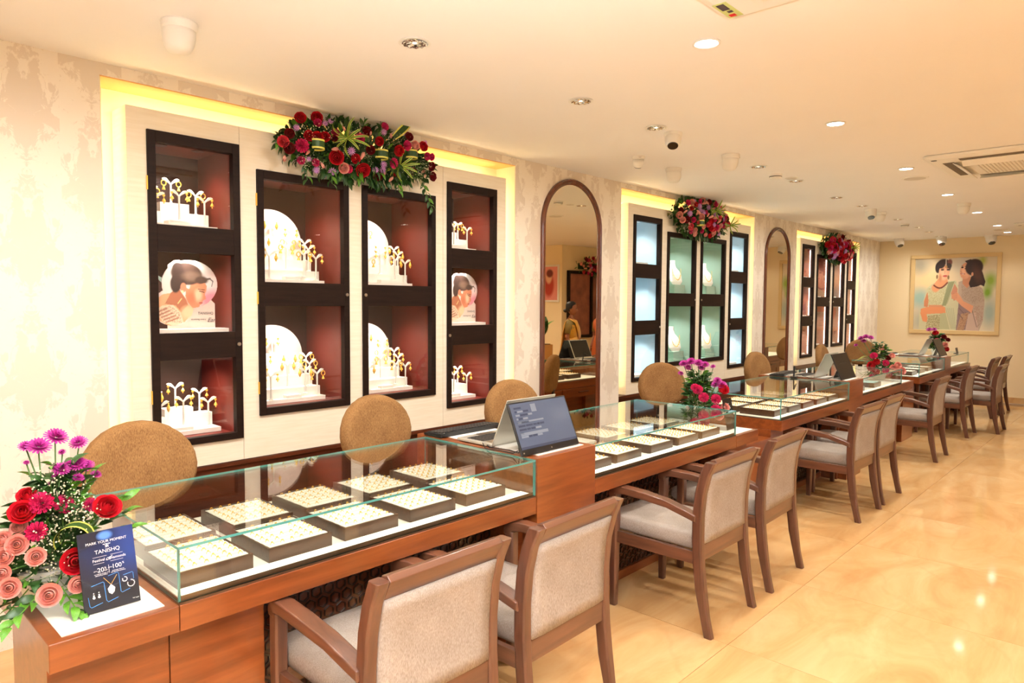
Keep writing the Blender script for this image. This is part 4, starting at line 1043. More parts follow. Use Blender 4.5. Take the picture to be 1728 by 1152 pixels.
# ================================================================ CEILING FITTINGS
def downlight(x, y, on, lab, grp):
    t = thing('downlight', lab, 'light', (x, y, HC), 0, grp)
    if on:
        MB().lathe([(.060, -.001), (.062, -.005), (.052, -.007), (.046, -.002)], 28).build('trim_ring', m['whitep'], t)
        MB().lathe([(0, -.004), (.047, -.004), (.047, -.0015), (0, -.0015)], 24).build('lamp_disc', m['lit'], t)
    else:
        MB().lathe([(.070, -.001), (.072, -.004), (.060, -.005), (.058, -.0015)], 28).build('trim_ring', m['whitep'], t)
        q = MB(); n = 24
        pr = [(.058, -.004), (.052, -.0025), (.040, -.0012), (.018, -.0008)]
        vs, fs = [], []
        for i, (r, z) in enumerate(pr):
            for k in range(n):
                a = 2*PI*k/n; rr = r*(1 if k % 2 else .93); vs.append((rr*math.cos(a), rr*math.sin(a), z-(.003 if k % 2 else 0)))
        for i in range(len(pr)-1):
            for k in range(n): fs.append((i*n+k, i*n+(k+1) % n, (i+1)*n+(k+1) % n, (i+1)*n+k))
        q.add(vs, fs); q.build('reflector', m['chrome'], t)
        MB().lathe([(0, -.0025), (.009, -.0025), (.009, -.001)], 14).build('lamp', m['lit2'], t)
    return t
m['lit2'] = mat('shielded_lamp', (255, 240, 210), .4, emit=2.5)
ON = [(2.847, 1.509), (4.642, 1.555), (6.551, 1.615), (8.362, 1.666), (10.183, 1.705), (12.012, 1.761), (13.2, 1.80)]
OFF = [(1.98, 2.461), (3.173, 2.454), (3.975, 2.454), (5.663, 2.503), (6.537, 2.528), (7.828, 2.586), (8.671, 2.58), (10.349, 2.628), (11.6, 2.66), (12.408, 2.701), (13.3, 2.75)]
for k, (x, y) in enumerate(ON):
    downlight(x, y, True, 'lit round white ceiling downlight, %s from the camera in the row over the aisle' % ['first', 'second', 'third', 'fourth', 'fifth', 'sixth', 'seventh'][k], 'lit downlights over the aisle')
    lamp('aisle_lamp', 'SPOT', (x, y, HC-.02), 62 if x < 13 else 12, WARM, .05, (0, 0, 0), math.radians(125), .7)
for k, (x, y) in enumerate(OFF):
    downlight(x, y, False, 'recessed chrome reflector downlight, %s from the camera over the counters' % ['first', 'second', 'third', 'fourth', 'fifth', 'sixth', 'seventh', 'eighth', 'ninth', 'tenth', 'eleventh'][k], 'chrome reflector downlights over the counters')
for k, (x, y) in enumerate([(-.3, 2.46), (.8, 2.46)]+OFF):
    # reflectors turned toward the wall side
    lamp('counter_lamp', 'SPOT', (x, y, HC-.02), 44 if x < 2 else 40 if x < 4.5 else 28 if x < 8 else 30, WARM, .035, (math.radians(24), 0, 0), math.radians(132), 1.0)
lamp('picture_lamp', 'SPOT', (12.3, 2.72, HC-.02), 13, WARM, .03, (0, math.radians(-52), 0), math.radians(60), .7)
# the rest of the shop's rows of downlights, seen only in the mirrors
for x in (-1.4, 1.2, 3.8, 6.4, 9.0):
    for y in (-.6, -3.0):
        downlight(x, y, True, 'lit downlight over the far side of the shop, %s row, %s along' % ('near' if y > -2 else 'far', {-1.4: 'first', 1.2: 'second', 3.8: 'third', 6.4: 'fourth', 9.0: 'fifth'}[x]), 'downlights over the other side of the shop')
        lamp('aisle_lamp', 'SPOT', (x, y, HC-.02), 75, WARM, .05, (0, 0, 0), math.radians(140), .6)
def camera_unit(x, y, rz, kind, lab, sc=1):
    t = thing('security_camera', lab, 'camera', (x, y, HC), rz); t.scale = (sc, sc, sc)
    MB().lathe([(.060, 0), (.062, -.006), (.060, -.022), (.056, -.030)], 28).build('mount', m['whitep'], t, smooth=False)
    R = Matrix.Rotation({0: .12, 1: .50, 2: .5}[kind], 3, 'X')
    b = MB().lathe([(.055, 0), (.056, -.03), (.052, -.055), (.044, -.075), (.036, -.084), (.020, -.090), (0, -.092)] if kind == 0 else [(.055, 0), (.056, -.03), (.052, -.055), (.044, -.075), (.036, -.082)], 24, (0, 0, -.022), R if kind else R).build('body', m['whitep'], t, smooth=True)
    if kind: MB().lathe([(0, -.087), (.034, -.087), (.036, -.082), (.0, -.082)], 20, (0, 0, -.022), R).build('lens_window', m['lens'], b)
    if kind == 0 or True: MB().box(-.012, .012, -.0625, -.0605, -.024, -.016).build('printed_label', m['grille'], t)
CM = [(1.183, 3.008, 2.4, 0, 'white dome camera on the ceiling above the nearest display wall', 1.15), (4.175, 2.444, 2.35, 1, 'white turret camera with black lens, over the second counter', 1), (4.663, 3.029, -.8, 2, 'white half-sunk camera by the wall above the first mirror', .8),
      (5.264, 3.069, 2.4, 0, 'white dome camera near the top of the middle display wall', 1.1), (5.076, 2.467, .8, 0, 'white dome camera right of the black lensed one, over the third counter', 1.1), (9.056, 2.6, 2.2, 1, 'white camera with dark lens, left one of the far pair', 1.1), (9.424, 2.589, .6, 0, 'white dome camera, right one of the far pair', 1.1),
      (9.207, 1.669, .7, 0, 'white dome camera between the lit downlights of the aisle', 1.1), (13.4, 3.375, 2.4, 2, 'white camera in the far left ceiling corner', 1.3), (13.5, 2.756, 2.0, 1, 'white camera over the framed picture', 1.3), (13.6, 2.077, 2.0, 1, 'white camera with black face right of the framed picture', 1.4)]
for x, y, rz, k, lb, sc in CM: camera_unit(x, y, 2.09 if k == 1 else rz, k, lb, sc)
def smoke(x, y, lab):
    t = thing('smoke_detector', lab, 'smoke detector', (x, y, HC), 0)
    MB().lathe([(.055, 0), (.055, -.016), (.050, -.020), (.050, -.026), (.042, -.042), (0, -.045)], 28).build('housing', m['whitep'], t); MB().lathe([(.0505, -.0205), (.053, -.0205), (.053, -.025), (.0505, -.025)], 24).build('sensor_slot', m['black'], t)
smoke(6.095, 2.536, 'white round smoke detector over the third counter'); smoke(11.017, 2.704, 'white round smoke detector over the far counters')
for x, y, lb in ((6.36, 2.50, 'flat white disc beside the smoke detector over the third counter'), (7.088, 1.672, 'flat round white ceiling speaker by the air conditioner'), (12.7, 1.816, 'flat round ceiling speaker near the far wall')):
    t = thing('ceiling_speaker', lb, 'speaker', (x, y, HC), 0); s = .5 if x == 6.36 else 1
    MB().lathe([(.11*s, 0), (.11*s, -.004), (.10*s, -.008), (0, -.009)], 30).build('cover', m['whitep'], t); MB().lathe([(.085*s, -.0095), (.087*s, -.0095), (.087*s, -.0085), (.085*s, -.0085)], 30).build('rim', m['grille'], t)
def cassette(x0, y0, S, lab, sticker=False):
    t = thing('air_conditioner', lab, 'air conditioner', (x0, y0, HC), 0)
    r = .05; pts = []
    for cx, cy, a0 in ((S-r, S-r, 0), (r, S-r, PI/2), (r, r, PI), (S-r, r, 1.5*PI)): pts += [(cx+r*math.cos(a0+k*PI/10), cy+r*math.sin(a0+k*PI/10)) for k in range(6)]
    def scl(p, f, z): return [(S/2+(a-S/2)*f, S/2+(b-S/2)*f, z) for a, b in p]
    q = MB(); q.sweep([scl(pts, .985, 0), scl(pts, 1, -.008), scl(pts, .99, -.022), scl(pts, .93, -.034), scl(pts, .90, -.034)]); q.build('fascia', m['whitep'], t)
    g = .13*S; L0 = .2*S
    for k in range(4):
        R = Matrix.Rotation(k*PI/2, 4, 'Z'); 
        sl = MB().box(-S/2+L0, S/2-L0, -S/2+.085*S, -S/2+.15*S, -.0355, -.034).build('outlet', m['dslot'], t); sl.location = (S/2, S/2, 0); sl.rotation_euler = (0, 0, k*PI/2)
        v = MB().box(-S/2+L0+.01, S/2-L0-.01, 0, .062*S, -.006, 0).build('louvre', m['whitep'], t, bevel=.002); v.rotation_euler = (-.55, 0, k*PI/2)
        p = R @ Vector((0, -S/2+.145*S, -.036)); v.location = (S/2+p.x, S/2+p.y, -.036-.0); 
    MB().box(.21*S, .79*S, .21*S, .79*S, -.046, -.034).build('grille_panel', m['whitep'], t, bevel=.004)
    q = MB(); n = 22
    for k in range(n): q.box(.25*S, .75*S, .25*S+k*.5*S/n, .25*S+k*.5*S/n+.008, -.050, -.046)
    q.build('grille_slats', m['grille'], t)['kind'] = 'stuff'
    MB().lathe([(0, -.036), (.02, -.036), (.02, -.034)], 16, (.07, S-.07, 0)).build('receiver_window', m['black'], t)
    if sticker:
        s = MB().box(S-.20, S-.05, S-.085, S-.03, -.0355, -.0338).build('sticker', m['sticker'], t)
        MB().box(S-.19, S-.13, S-.07, S-.04, -.036, -.0355).box(S-.12, S-.10, S-.07, S-.05, -.036, -.0355).build('sticker_print', m['inkd'], s); MB().box(S-.085, S-.06, S-.065, S-.04, -.036, -.0355).build('sticker_mark', m['red'], s)
m['dslot'] = mat('dark_slot', (110, 98, 80), .7)
cassette(1.49, .155, 1.15, 'white four way ceiling air conditioner nearest the camera with a small sticker', True)
cassette(6.10, .27, 1.13, 'white four way ceiling air conditioner with open louvres, over the aisle')
cassette(11.81, .42, 1.13, 'farthest white ceiling air conditioner at the right edge')
# ================================================================ FLOWERS
def rose_mesh(name, mm, tight=0):
    q = MB(); r = random.Random(3)
    for L_, (n, R0, h, fl) in enumerate(((3, .20, 1.20, 0), (4, .38, 1.18, 0), (5, .56, 1.10, .02), (6, .74, .98, .05), (7, .90, .82, .12))):
        if tight and L_ > 2: break
        for k in range(n):
            a0 = 2*PI*k/n+L_*.7+r.uniform(-.15, .15); wd = 2*PI/n*.68; vs = []
            for j in range(4):
                t = j/3
                for i in range(5):
                    s = (i-2)/2; a = a0+s*wd*(1-.12*t)
                    close = (.62, .42, .24, .12, .02)[L_]
                    rr = R0*(.35+.85*math.sin(PI*(.06+.5*t)))*.85*(1-close*t*t)+fl*t**3*(1-.3*s*s)
                    z = h*t-(.14 if t == 1 else 0)*s*s-fl*.55*t**4+.03*math.sin(5*s+k)*t
                    if tight: rr *= .8; z *= 1.5
                    vs.append((rr*math.cos(a), rr*math.sin(a), z-.35))
            q.add(vs, [(5*j+i, 5*j+i+1, 5*j+i+6, 5*j+i+5) for j in range(3) for i in range(4)])
    me = q.mesh(name, mm); me.polygons.foreach_set('use_smooth', [True]*len(me.polygons)); return me
def carnation_mesh(name, mm):
    q = MB(); r = random.Random(4)
    for L_, (n, el, R0) in enumerate(((5, 1.25, .75), (8, .95, .88), (11, .6, .98), (13, .25, 1.0))):
        for k in range(n):
            a = 2*PI*k/n+L_*.5; vs = [(0, 0, -.2)]; m_ = 6
            for i in range(m_+1):
                s = (i/m_-.5)*2; aa = a+s*2.6/n; e = el+.12*(1 if i % 2 else -1)+r.uniform(-.06, .06); rr = R0*(1-.10*s*s+(.10 if i % 2 else 0))
                vs.append((rr*math.cos(e)*math.cos(aa), rr*math.cos(e)*math.sin(aa), rr*math.sin(e)*.8))
            q.add(vs, [(0, i, i+1) for i in range(1, m_+1)])
    return q.mesh(name, mm)
def mum_mesh(name, mm, n0=18, layers=4):
    q = MB()
    for L_ in range(layers):
        el = .10+.38*L_; R0 = 1-.17*L_; n = n0-2*L_
        for k in range(n):
            a = 2*PI*(k+.5*(L_ % 2))/n; w_ = .10; ca, sa = math.cos(a), math.sin(a)
            pts = []
            for t, ww in ((.12, .4), (.55, 1), (.9, .9), (1.0, .2)):
                rr = R0*t; z = rr*math.sin(el)+.08*t-.10*(t*t)*(1 if L_ == 0 else 0)
                x = rr*math.cos(el)
                for s in (-1, 1): pts.append((x*ca-s*w_*ww*sa, x*sa+s*w_*ww*ca, z))
            q.add(pts, [(0, 1, 3, 2), (2, 3, 5, 4), (4, 5, 7, 6)])
    return q.mesh(name, mm)
def leaf_mesh(name, mm, wd=.36, droop=.25):
    q = MB(); vs = []; n = 7
    for j in range(n):
        t = j/(n-1); w_ = wd*math.sin(PI*(t**.8*.97+.015))**.8
        z = .18*math.sin(PI*t*.7)-droop*t*t
        for s in (-1, 0, 1): vs.append((s*w_/1.0*.5, t, z+(abs(s))*.06*math.sin(PI*t)))
    q.add(vs, [(3*j+i, 3*j+i+1, 3*j+i+4, 3*j+i+3) for j in range(n-1) for i in range(2)])
    me = q.mesh(name, mm); me.polygons.foreach_set('use_smooth', [True]*len(me.polygons)); return me
def ribbon(path, wd, name, parent, loc, rot=(0, 0, 0), taper=True):
    # broad variegated leaf: green middle, yellow margins
    q = MB(); n = len(path); vs = []
    for j, (x, y, z) in enumerate(path):
        t = j/(n-1); w_ = wd*((math.sin(PI*(.12+.86*t))**.5) if taper else 1)
        for s in (-1, -.62, 0, .62, 1): vs.append((x+0, y+s*w_/2, z))
    q.v = vs
    for j in range(n-1):
        for i in range(4): q.f.append((5*j+i, 5*j+i+1, 5*j+i+6, 5*j+i+5)); q.mi.append(1 if i in (0, 3) else 0)
    o = q.build(name, [m['g1'] if wd > .02 else m['g2'], m['gy']], parent, smooth=True); o.location = loc; o.rotation_euler = rot; return o
FM = {'R': rose_mesh('rose', m['red']), 'D': rose_mesh('rose', m['dred']), 'O': rose_mesh('rose', m['coral']), 'P': rose_mesh('rose', m['peach']), 'B': rose_mesh('rosebud', m['peach'], 1), 'K': carnation_mesh('carnation', m['pinkh']),
      'C': mum_mesh('chrysanthemum', m['mum']), 'L': mum_mesh('daisy', m['lilac'], 12, 2)}
FNAME = {'R': 'rose', 'D': 'rose', 'O': 'rose', 'P': 'rose', 'B': 'rosebud', 'K': 'carnation', 'C': 'chrysanthemum', 'L': 'daisy'}
LF = [leaf_mesh('leaf', m['g1'], .42), leaf_mesh('leaf', m['g2'], .38), leaf_mesh('leaf', m['g1'], .30, .4)]
def quat(d, spin=0):
    return Vector(d).to_track_quat('Z', 'Y') @ Euler((0, 0, spin)).to_quaternion()
def leafquat(d, r):
    return Vector(d).to_track_quat('Y', 'Z') @ Euler((0, r.uniform(-1.2, 1.2), 0)).to_quaternion()
def leafmass(parent, items, mm):
    # leaves beyond the nearest few hundred, joined
    q = MB(); me = LF[0]; base = [v.co.copy() for v in me.vertices]; fs = [tuple(p.vertices) for p in me.polygons]
    for p, rot, sc in items:
        Mx = Matrix.Translation(p) @ rot.to_matrix().to_4x4()
        q.add([tuple(Mx @ (c*sc)) for c in base], fs)
    o = q.build('inner_leaves', mm, parent, smooth=True); o['kind'] = 'stuff'
def breath(parent, pts, r, n, spread):
    q = MB()
    for i in range(n):
        c = r.choice(pts); p = [c[k]+r.gauss(0, spread) for k in range(3)]; s = r.uniform(.0018, .0034)
        q.add([(p[0]+s, p[1], p[2]), (p[0]-s, p[1], p[2]), (p[0], p[1]+s, p[2]), (p[0], p[1]-s, p[2]), (p[0], p[1], p[2]+s), (p[0], p[1], p[2]-s)],
              [(0, 2, 4), (2, 1, 4), (1, 3, 4), (3, 0, 4), (2, 0, 5), (1, 2, 5), (3, 1, 5), (0, 3, 5)])
    o = q.build('gypsophila', m['cream'], parent); o['kind'] = 'stuff'
    q = MB()
    for i in range(n//6):
        c = r.choice(pts); a = [c[k]+r.gauss(0, spread) for k in range(3)]; b_ = [c[k]*.75+r.gauss(0, spread*.4) for k in range(3)]
        q.tube([a, b_], .0006, 3)
    o = q.build('fine_stems', m['g3'], parent); o['kind'] = 'stuff'
def stem(parent, a, b_, rad=.0022):
    mid = [(a[k]+b_[k])/2+(.012 if k == 0 else 0) for k in range(3)]
    MB().tube([a, mid, b_], rad, 5).build('stem', m['g3'], parent, smooth=True)

DB=[('C', 0.56, 2.4, 1.189, 0.031), ('C', 0.507, 2.36, 1.174, 0.03), ('C', 0.481, 2.38, 1.175, 0.02), ('C', 0.619, 2.4, 1.164, 0.024), ('C', 0.57, 2.38, 1.146, 0.01), ('C', 0.476, 2.36, 1.133, 0.008), ('C', 0.55, 2.32, 1.107, 0.023), ('C', 0.58, 2.35, 1.112, 0.018), ('C', 0.602, 2.34, 1.11, 0.023), ('C', 0.625, 2.35, 1.099, 0.021), ('C', 0.652, 2.36, 1.067, 0.015), ('C', 0.594, 2.32, 1.074, 0.016), ('C', 0.55, 2.36, 1.079, 0.014), ('C', 0.538, 2.36, 1.058, 0.013),
('K', 0.489, 2.27, 1.03, 0.029), ('K', 0.545, 2.28, 1.012, 0.026), ('K', 0.47, 2.24, 0.961, 0.024), ('K', 0.618, 2.3, 0.992, 0.021), ('R', 0.463, 2.3, 1.048, 0.024), ('R', 0.444, 2.27, 1.012, 0.031), ('R', 0.653, 2.27, 0.981, 0.036), ('R', 0.55, 2.2, 0.868, 0.034),
('P', 0.405, 2.3, 0.938, 0.022), ('P', 0.427, 2.25, 0.932, 0.026), ('P', 0.458, 2.2, 0.904, 0.023), ('P', 0.399, 2.25, 0.906, 0.023), ('P', 0.387, 2.22, 0.874, 0.020), ('P', 0.392, 2.17, 0.846, 0.025), ('P', 0.472, 2.13, 0.815, 0.028), ('P', 0.543, 2.16, 0.814, 0.022), ('P', 0.444, 2.3, 0.963, 0.022)]
def desk1():
    O = Vector((.52, 2.34, .7365)); r = random.Random(11)
    t = thing('flower_arrangement', 'tall arrangement of magenta chrysanthemums, red and pink roses on the nearest shelf', 'flowers', O)
    MB().lathe([(.055, 0), (.065, .01), (.085, .09), (.08, .095), (0, .09)], 24).build('pot', m['foam'], t)
    cen = Vector((0, .02, .10)); heads = []
    for k, x, y, z, s in DB:
        p = Vector((x, y, z))-O; heads.append(p)
        view = (Vector((0, 0, 1.6))-Vector((x, y, z))).normalized()
        d = ((p-cen).normalized()*.7+view*.8+Vector((r.uniform(-.3, .3), 0, r.uniform(-.1, .3)))).normalized()
        if k == 'C': d = (view*.35+Vector((r.uniform(-.3, .3), -.15, .8))).normalized()
        s2 = s*(1.12 if k in 'RP' else 1.15)
        place(FM[k], FNAME[k], t, p, quat(d, r.uniform(0, 6)), (s2, s2, s2*(.9 if k != 'C' else 1.0)))
        stem(t, tuple(p-d*s*.3), tuple(cen+Vector((r.uniform(-.03, .03), r.uniform(-.03, .03), 0))))
    # leaves: dark around the tall stems, bright glossy sprays low in front
    for i in range(190):
        h = r.random()**1.3; a = r.uniform(0, 2*PI); R_ = (.11*(1-h)+.035)*r.uniform(.4, 1.05)
        p = Vector((R_*math.cos(a)*1.1+.03-.06*(1-h), R_*math.sin(a)*.8, .05+.33*h)); d = Vector((math.cos(a), math.sin(a), r.uniform(.1, .9)))
        s = r.uniform(.04, .065); place(LF[r.choice((0, 0, 2, 1))], 'leaf', t, p, leafquat(d, r), s)
    it = []
    for i in range(240):
        h = r.random()**1.5; a = r.uniform(0, 2*PI); R_ = (.12*(1-h)+.02)*r.uniform(.1, .95)
        p = Vector((R_*math.cos(a)*1.1+.03-.07*(1-h), R_*math.sin(a)*.8, .04+.30*h)); d = Vector((math.cos(a)-.2, math.sin(a), r.uniform(-.2, .8)))
        it.append((p, leafquat(d, r), r.uniform(.05, .075)))
    leafmass(t, it, m['g1'])
    sprays = [((-.03, -.10, .07), (-.55, -.55, -.25), .17), ((-.02, -.10, .06), (-.9, -.35, -.25), .17), ((.0, -.12, .06), (.15, -.8, -.45), .10), ((-.05, -.06, .08), (-.9, -.5, .02), .15), ((.03, -.12, .05), (.35, -.7, -.4), .08),
              ((.10, -.02, .20), (.8, -.1, .45), .10), ((.09, 0, .12), (.9, -.25, .25), .12), ((.10, .0, .17), (.9, .1, .2), .11), ((-.06, -.04, .05), (-.7, -.7, -.35), .20), ((.08, .02, .25), (.6, 0, .9), .08), ((-.06, .02, .12), (-.9, .2, .2), .10)]
    for p0_, d0, L_ in sprays:
        p0_, d0 = Vector(p0_), Vector(d0).normalized(); MB().tube([tuple(p0_), tuple(p0_+d0*L_*.5), tuple(p0_+d0*L_)], .0018, 5).build('stem', m['g2'], t)
        sd = d0.cross(Vector((0, 0, 1))).normalized()
        for j in range(7):
            f = .15+.8*j/6; dd = (d0+sd*(.9 if j % 2 else -.9)*(1-j/9)+Vector((0, 0, .15))).normalized()
            place(LF[1 if r.random() < .7 else 0], 'leaf', t, p0_+d0*L_*f, leafquat(dd, r), r.uniform(.040, .062))
        place(LF[1], 'leaf', t, p0_+d0*L_, leafquat(d0, r), .06)
    # rolled variegated leaf
    pth = [(.045*math.cos(a), 0, .042*math.sin(a)) for a in [PI*1.15-i*PI*1.25/14 for i in range(15)]]
    ribbon(pth, .055, 'variegated_leaf', t, (.555-.52, -.12, .925-.7365), (0, 0, -.5), False)
    breath(t, [(-.06, -.08, .14), (0, -.12, .12), (.03, -.10, .25), (.05, -.06, .30), (-.02, -.10, .20), (.06, -.05, .22), (0, -.05, .33)], r, 420, .026)
desk1()
WB=[('R', 2.127, 3.694, 2.664, 0.029), ('R', 2.234, 3.696, 2.688, 0.03), ('R', 2.145, 3.636, 2.558, 0.026), ('R', 2.195, 3.629, 2.553, 0.033), ('R', 2.249, 3.633, 2.57, 0.026), ('R', 2.327, 3.635, 2.465, 0.038), ('R', 2.462, 3.641, 2.476, 0.027), ('R', 2.539, 3.677, 2.426, 0.04), ('R', 2.624, 3.618, 2.606, 0.025), ('R', 2.772, 3.614, 2.571, 0.031), ('R', 2.961, 3.601, 2.624, 0.029), ('R', 2.809, 3.693, 2.435, 0.024), ('O', 1.977, 3.618, 2.495, 0.028), ('D', 2.007, 3.606, 2.459, 0.028), ('D', 2.026, 3.642, 2.548, 0.025), ('D', 2.552, 3.649, 2.656, 0.028), ('D', 2.554, 3.612, 2.539, 0.025), ('D', 2.868, 3.631, 2.676, 0.026), ('D', 3.086, 3.666, 2.524, 0.027), ('D', 3.124, 3.7, 2.464, 0.028), ('D', 2.669, 3.697, 2.408, 0.026), ('D', 2.941, 3.681, 2.475, 0.024), ('D', 2.309, 3.627, 2.569, 0.017), ('K', 2.23, 3.679, 2.655, 0.021), ('K', 2.327, 3.645, 2.607, 0.022), ('K', 2.081, 3.603, 2.486, 0.034), ('K', 2.2, 3.653, 2.416, 0.021), ('K', 2.49, 3.628, 2.603, 0.027), ('K', 2.704, 3.666, 2.718, 0.023), ('K', 2.831, 3.603, 2.611, 0.029), ('K', 2.763, 3.655, 2.496, 0.029), ('K', 3.025, 3.633, 2.577, 0.024), ('K', 3.066, 3.635, 2.58, 0.022), ('K', 2.439, 3.675, 2.414, 0.022), ('K', 2.099, 3.645, 2.413, 0.021), ('B', 1.992, 3.635, 2.413, 0.023), ('B', 2.29, 3.609, 2.501, 0.024), ('B', 2.241, 3.657, 2.415, 0.021), ('P', 2.399, 3.672, 2.414, 0.029), ('B', 2.508, 3.637, 2.489, 0.025), ('B', 2.396, 3.665, 2.658, 0.017), ('B', 2.125, 3.624, 2.45, 0.018), ('B', 2.574, 3.639, 2.64, 0.015), ('B', 2.735, 3.641, 2.672, 0.021), ('P', 2.899, 3.603, 2.622, 0.026), ('B', 3.028, 3.684, 2.482, 0.022), ('B', 3.06, 3.703, 2.45, 0.019), ('B', 2.774, 3.714, 2.392, 0.024), ('B', 2.722, 3.693, 2.423, 0.016), ('L', 2.419, 3.615, 2.512, 0.024), ('L', 2.684, 3.648, 2.678, 0.02), ('L', 2.691, 3.66, 2.477, 0.021), ('L', 2.697, 3.678, 2.446, 0.021), ('L', 2.639, 3.678, 2.438, 0.02), ('L', 2.217, 3.678, 2.378, 0.021), ('L', 2.083, 3.663, 2.597, 0.018), ('L', 2.321, 3.684, 2.682, 0.017), ('L', 2.28, 3.678, 2.662, 0.017), ('L', 2.849, 3.648, 2.708, 0.021), ('L', 2.993, 3.612, 2.657, 0.019), ('L', 2.149, 3.642, 2.426, 0.014), ('L', 2.33, 3.684, 2.384, 0.022)]
VL = [(2.175, 3.6, 2.506, 'loop'), (2.647, 3.627, 2.528, 'loop'), (2.883, 3.627, 2.565, 'loop'), (2.809, 3.654, 2.700, 'strap'), (2.39, 3.608, 2.580, 'spiky'), (2.822, 3.66, 2.485, 'spiky')]
def variegated(kind, t, p, r):
    if kind == 'loop': ribbon([(.045*math.cos(a), 0, .045*math.sin(a)) for a in [-.4*PI+i*PI*1.3/14 for i in range(15)]], .055, 'variegated_leaf', t, p, (PI/2, 0, r.uniform(-.3, .3)), False)
    elif kind == 'strap': ribbon([(.19*i/9, 0, .02*math.sin(PI*i/9)) for i in range(10)], .055, 'variegated_leaf', t, p-Vector((.04, 0, .04)), (PI/2-.2, -.75, 0))
    else:
        for k in range(11):
            a = 2*PI*k/11+.2; L_ = r.uniform(.09, .14)
            pth = [(L_*i/7, 0, .05*math.sin(PI*.8*i/7)) for i in range(8)]
            o = ribbon(pth, .014, 'variegated_leaf', t, p, (0, 0, 0)); o.rotation_mode = 'QUATERNION'
            d = Vector((math.cos(a), -.35, math.sin(a)*.9)); o.rotation_quaternion = d.to_track_quat('X', 'Y')
def wallbunch(O, heads, vl, seed, label, hw, hh, nleaf, nb, noodle=None):
    r = random.Random(seed); O = Vector(O); t = thing('wall_bouquet', label, 'flowers', O)
    MB().box(-hw*.8, hw*.8, -.045, -.001, -hh*.35, hh*.35).build('foam_base', m['g1'], t)
    for k, x, y, z, s in heads:
        p = Vector((x, y, z))-O; d = Vector((p.x*.6+r.uniform(-.2, .2)-.25, -1, p.z*1.5+r.uniform(-.2, .2)-.15)).normalized()
        s2 = s*(1.2 if k not in 'BL' else 1.15)
        if k == 'B': d = Vector((r.uniform(-.5, .3), -.6, r.uniform(-.8, .8))).normalized()
        place(FM[k], FNAME[k], t, p, quat(d, r.uniform(0, 6)), s2)
    for i in range(nleaf):
        a = r.uniform(0, 2*PI); q_ = r.random()**.5
        p = Vector((hw*.95*q_*math.cos(a), -r.uniform(.04, .15)*(1.2-q_*.6), hh*.95*q_*math.sin(a))); d = Vector((math.cos(a)*.9, -.4+r.uniform(-.3, .3), math.sin(a)+r.uniform(-.5, .3)))
        place(LF[r.choice((0, 0, 2, 2, 1))], 'leaf', t, p, leafquat(d, r), r.uniform(.05, .08))
    it = []
    for i in range(int(nleaf*2.2)):
        a = r.uniform(0, 2*PI); q_ = r.random()**.5
        p = Vector((hw*.98*q_*math.cos(a), -r.uniform(.02, .09)*(1.2-q_*.6), hh*.98*q_*math.sin(a))); d = Vector((math.cos(a)*.9, -.4+r.uniform(-.3, .3), math.sin(a)+r.uniform(-.6, .6)))
        it.append((p, leafquat(d, r), r.uniform(.055, .085)))
    leafmass(t, it, m['g1'])
    for x, y, z, kd in vl: variegated(kd, t, Vector((x, y, z))-O, r)
    breath(t, [(hw*.8*math.cos(i), -.13, hh*.7*math.sin(i*1.7)) for i in range(12)], r, nb, .03)
    return t
t = wallbunch((2.57, W-.002, 2.53), WB, VL, 21, 'long garland of red, pink and peach roses at the top of the nearest display wall', .57, .165, 280, 700)
# hanging sprays at its right and left ends
r = random.Random(31)
for p0_, d0, L_, n in (((.45, -.10, -.10), (.35, -.1, -.9), .20, 9), ((-.42, -.10, -.08), (.02, -.1, -1), .14, 7), ((-.50, -.12, .0), (-1, -.1, -.35), .12, 6), ((-.25, -.1, -.1), (0, -.1, -1), .12, 6), ((.25, -.1, -.1), (.0, -.1, -1), .10, 6), ((-.02, -.1, .12), (.1, -.1, 1), .10, 6), ((.12, -.1, .12), (-.1, -.1, 1), .10, 6)):
    p0_, d0 = Vector(p0_), Vector(d0).normalized(); MB().tube([tuple(p0_), tuple(p0_+d0*L_)], .002, 5).build('stem', m['g3'], t)
    for j in range(n):
        dd = (d0+Vector((1 if j % 2 else -1, -.1, 0))*.8).normalized(); place(LF[j % 2], 'leaf', t, p0_+d0*L_*(.1+.9*j/(n-1)), leafquat(dd, r), .055)
def random_heads(O, hw, hh, n, seed, ks='RRDDKKPPBBLO', rs=(.026, .04)):
    r = random.Random(seed); out = []
    tries = 0
    while len(out) < n and tries < 4000:
        tries += 1
        a, q_ = r.uniform(0, 2*PI), r.random()**.5
        x, z = hw*q_*math.cos(a), hh*q_*math.sin(a)
        if any(math.hypot(x-b[1]+O[0], z-b[3]+O[2]) < .042 for b in out): continue
        out.append((r.choice(ks), O[0]+x, O[1]-.10-.10*(1-q_*q_), O[2]+z, r.uniform(*rs)))
    return out
O2 = (6.98, W-.002, 2.535)
wallbunch(O2, random_heads(O2, .56, .20, 72, 5, 'RDKKPPBBLLO', (.020, .034)), [(6.7, 3.58, 2.45, 'loop'), (7.0, 3.55, 2.60, 'spiky'), (7.35, 3.56, 2.48, 'spiky')], 6, 'garland of roses and lilac daisies at the top of the middle display wall', .60, .21, 260, 400)
O3 = (11.35, W-.002, 2.47)
wallbunch(O3, random_heads(O3, .62, .19, 64, 8, 'RRDDDKPLLO', (.032, .046)), [(11.6, 3.56, 2.50, 'spiky')], 9, 'garland of dark red roses at the top of the farthest display wall', .66, .20, 220, 120)

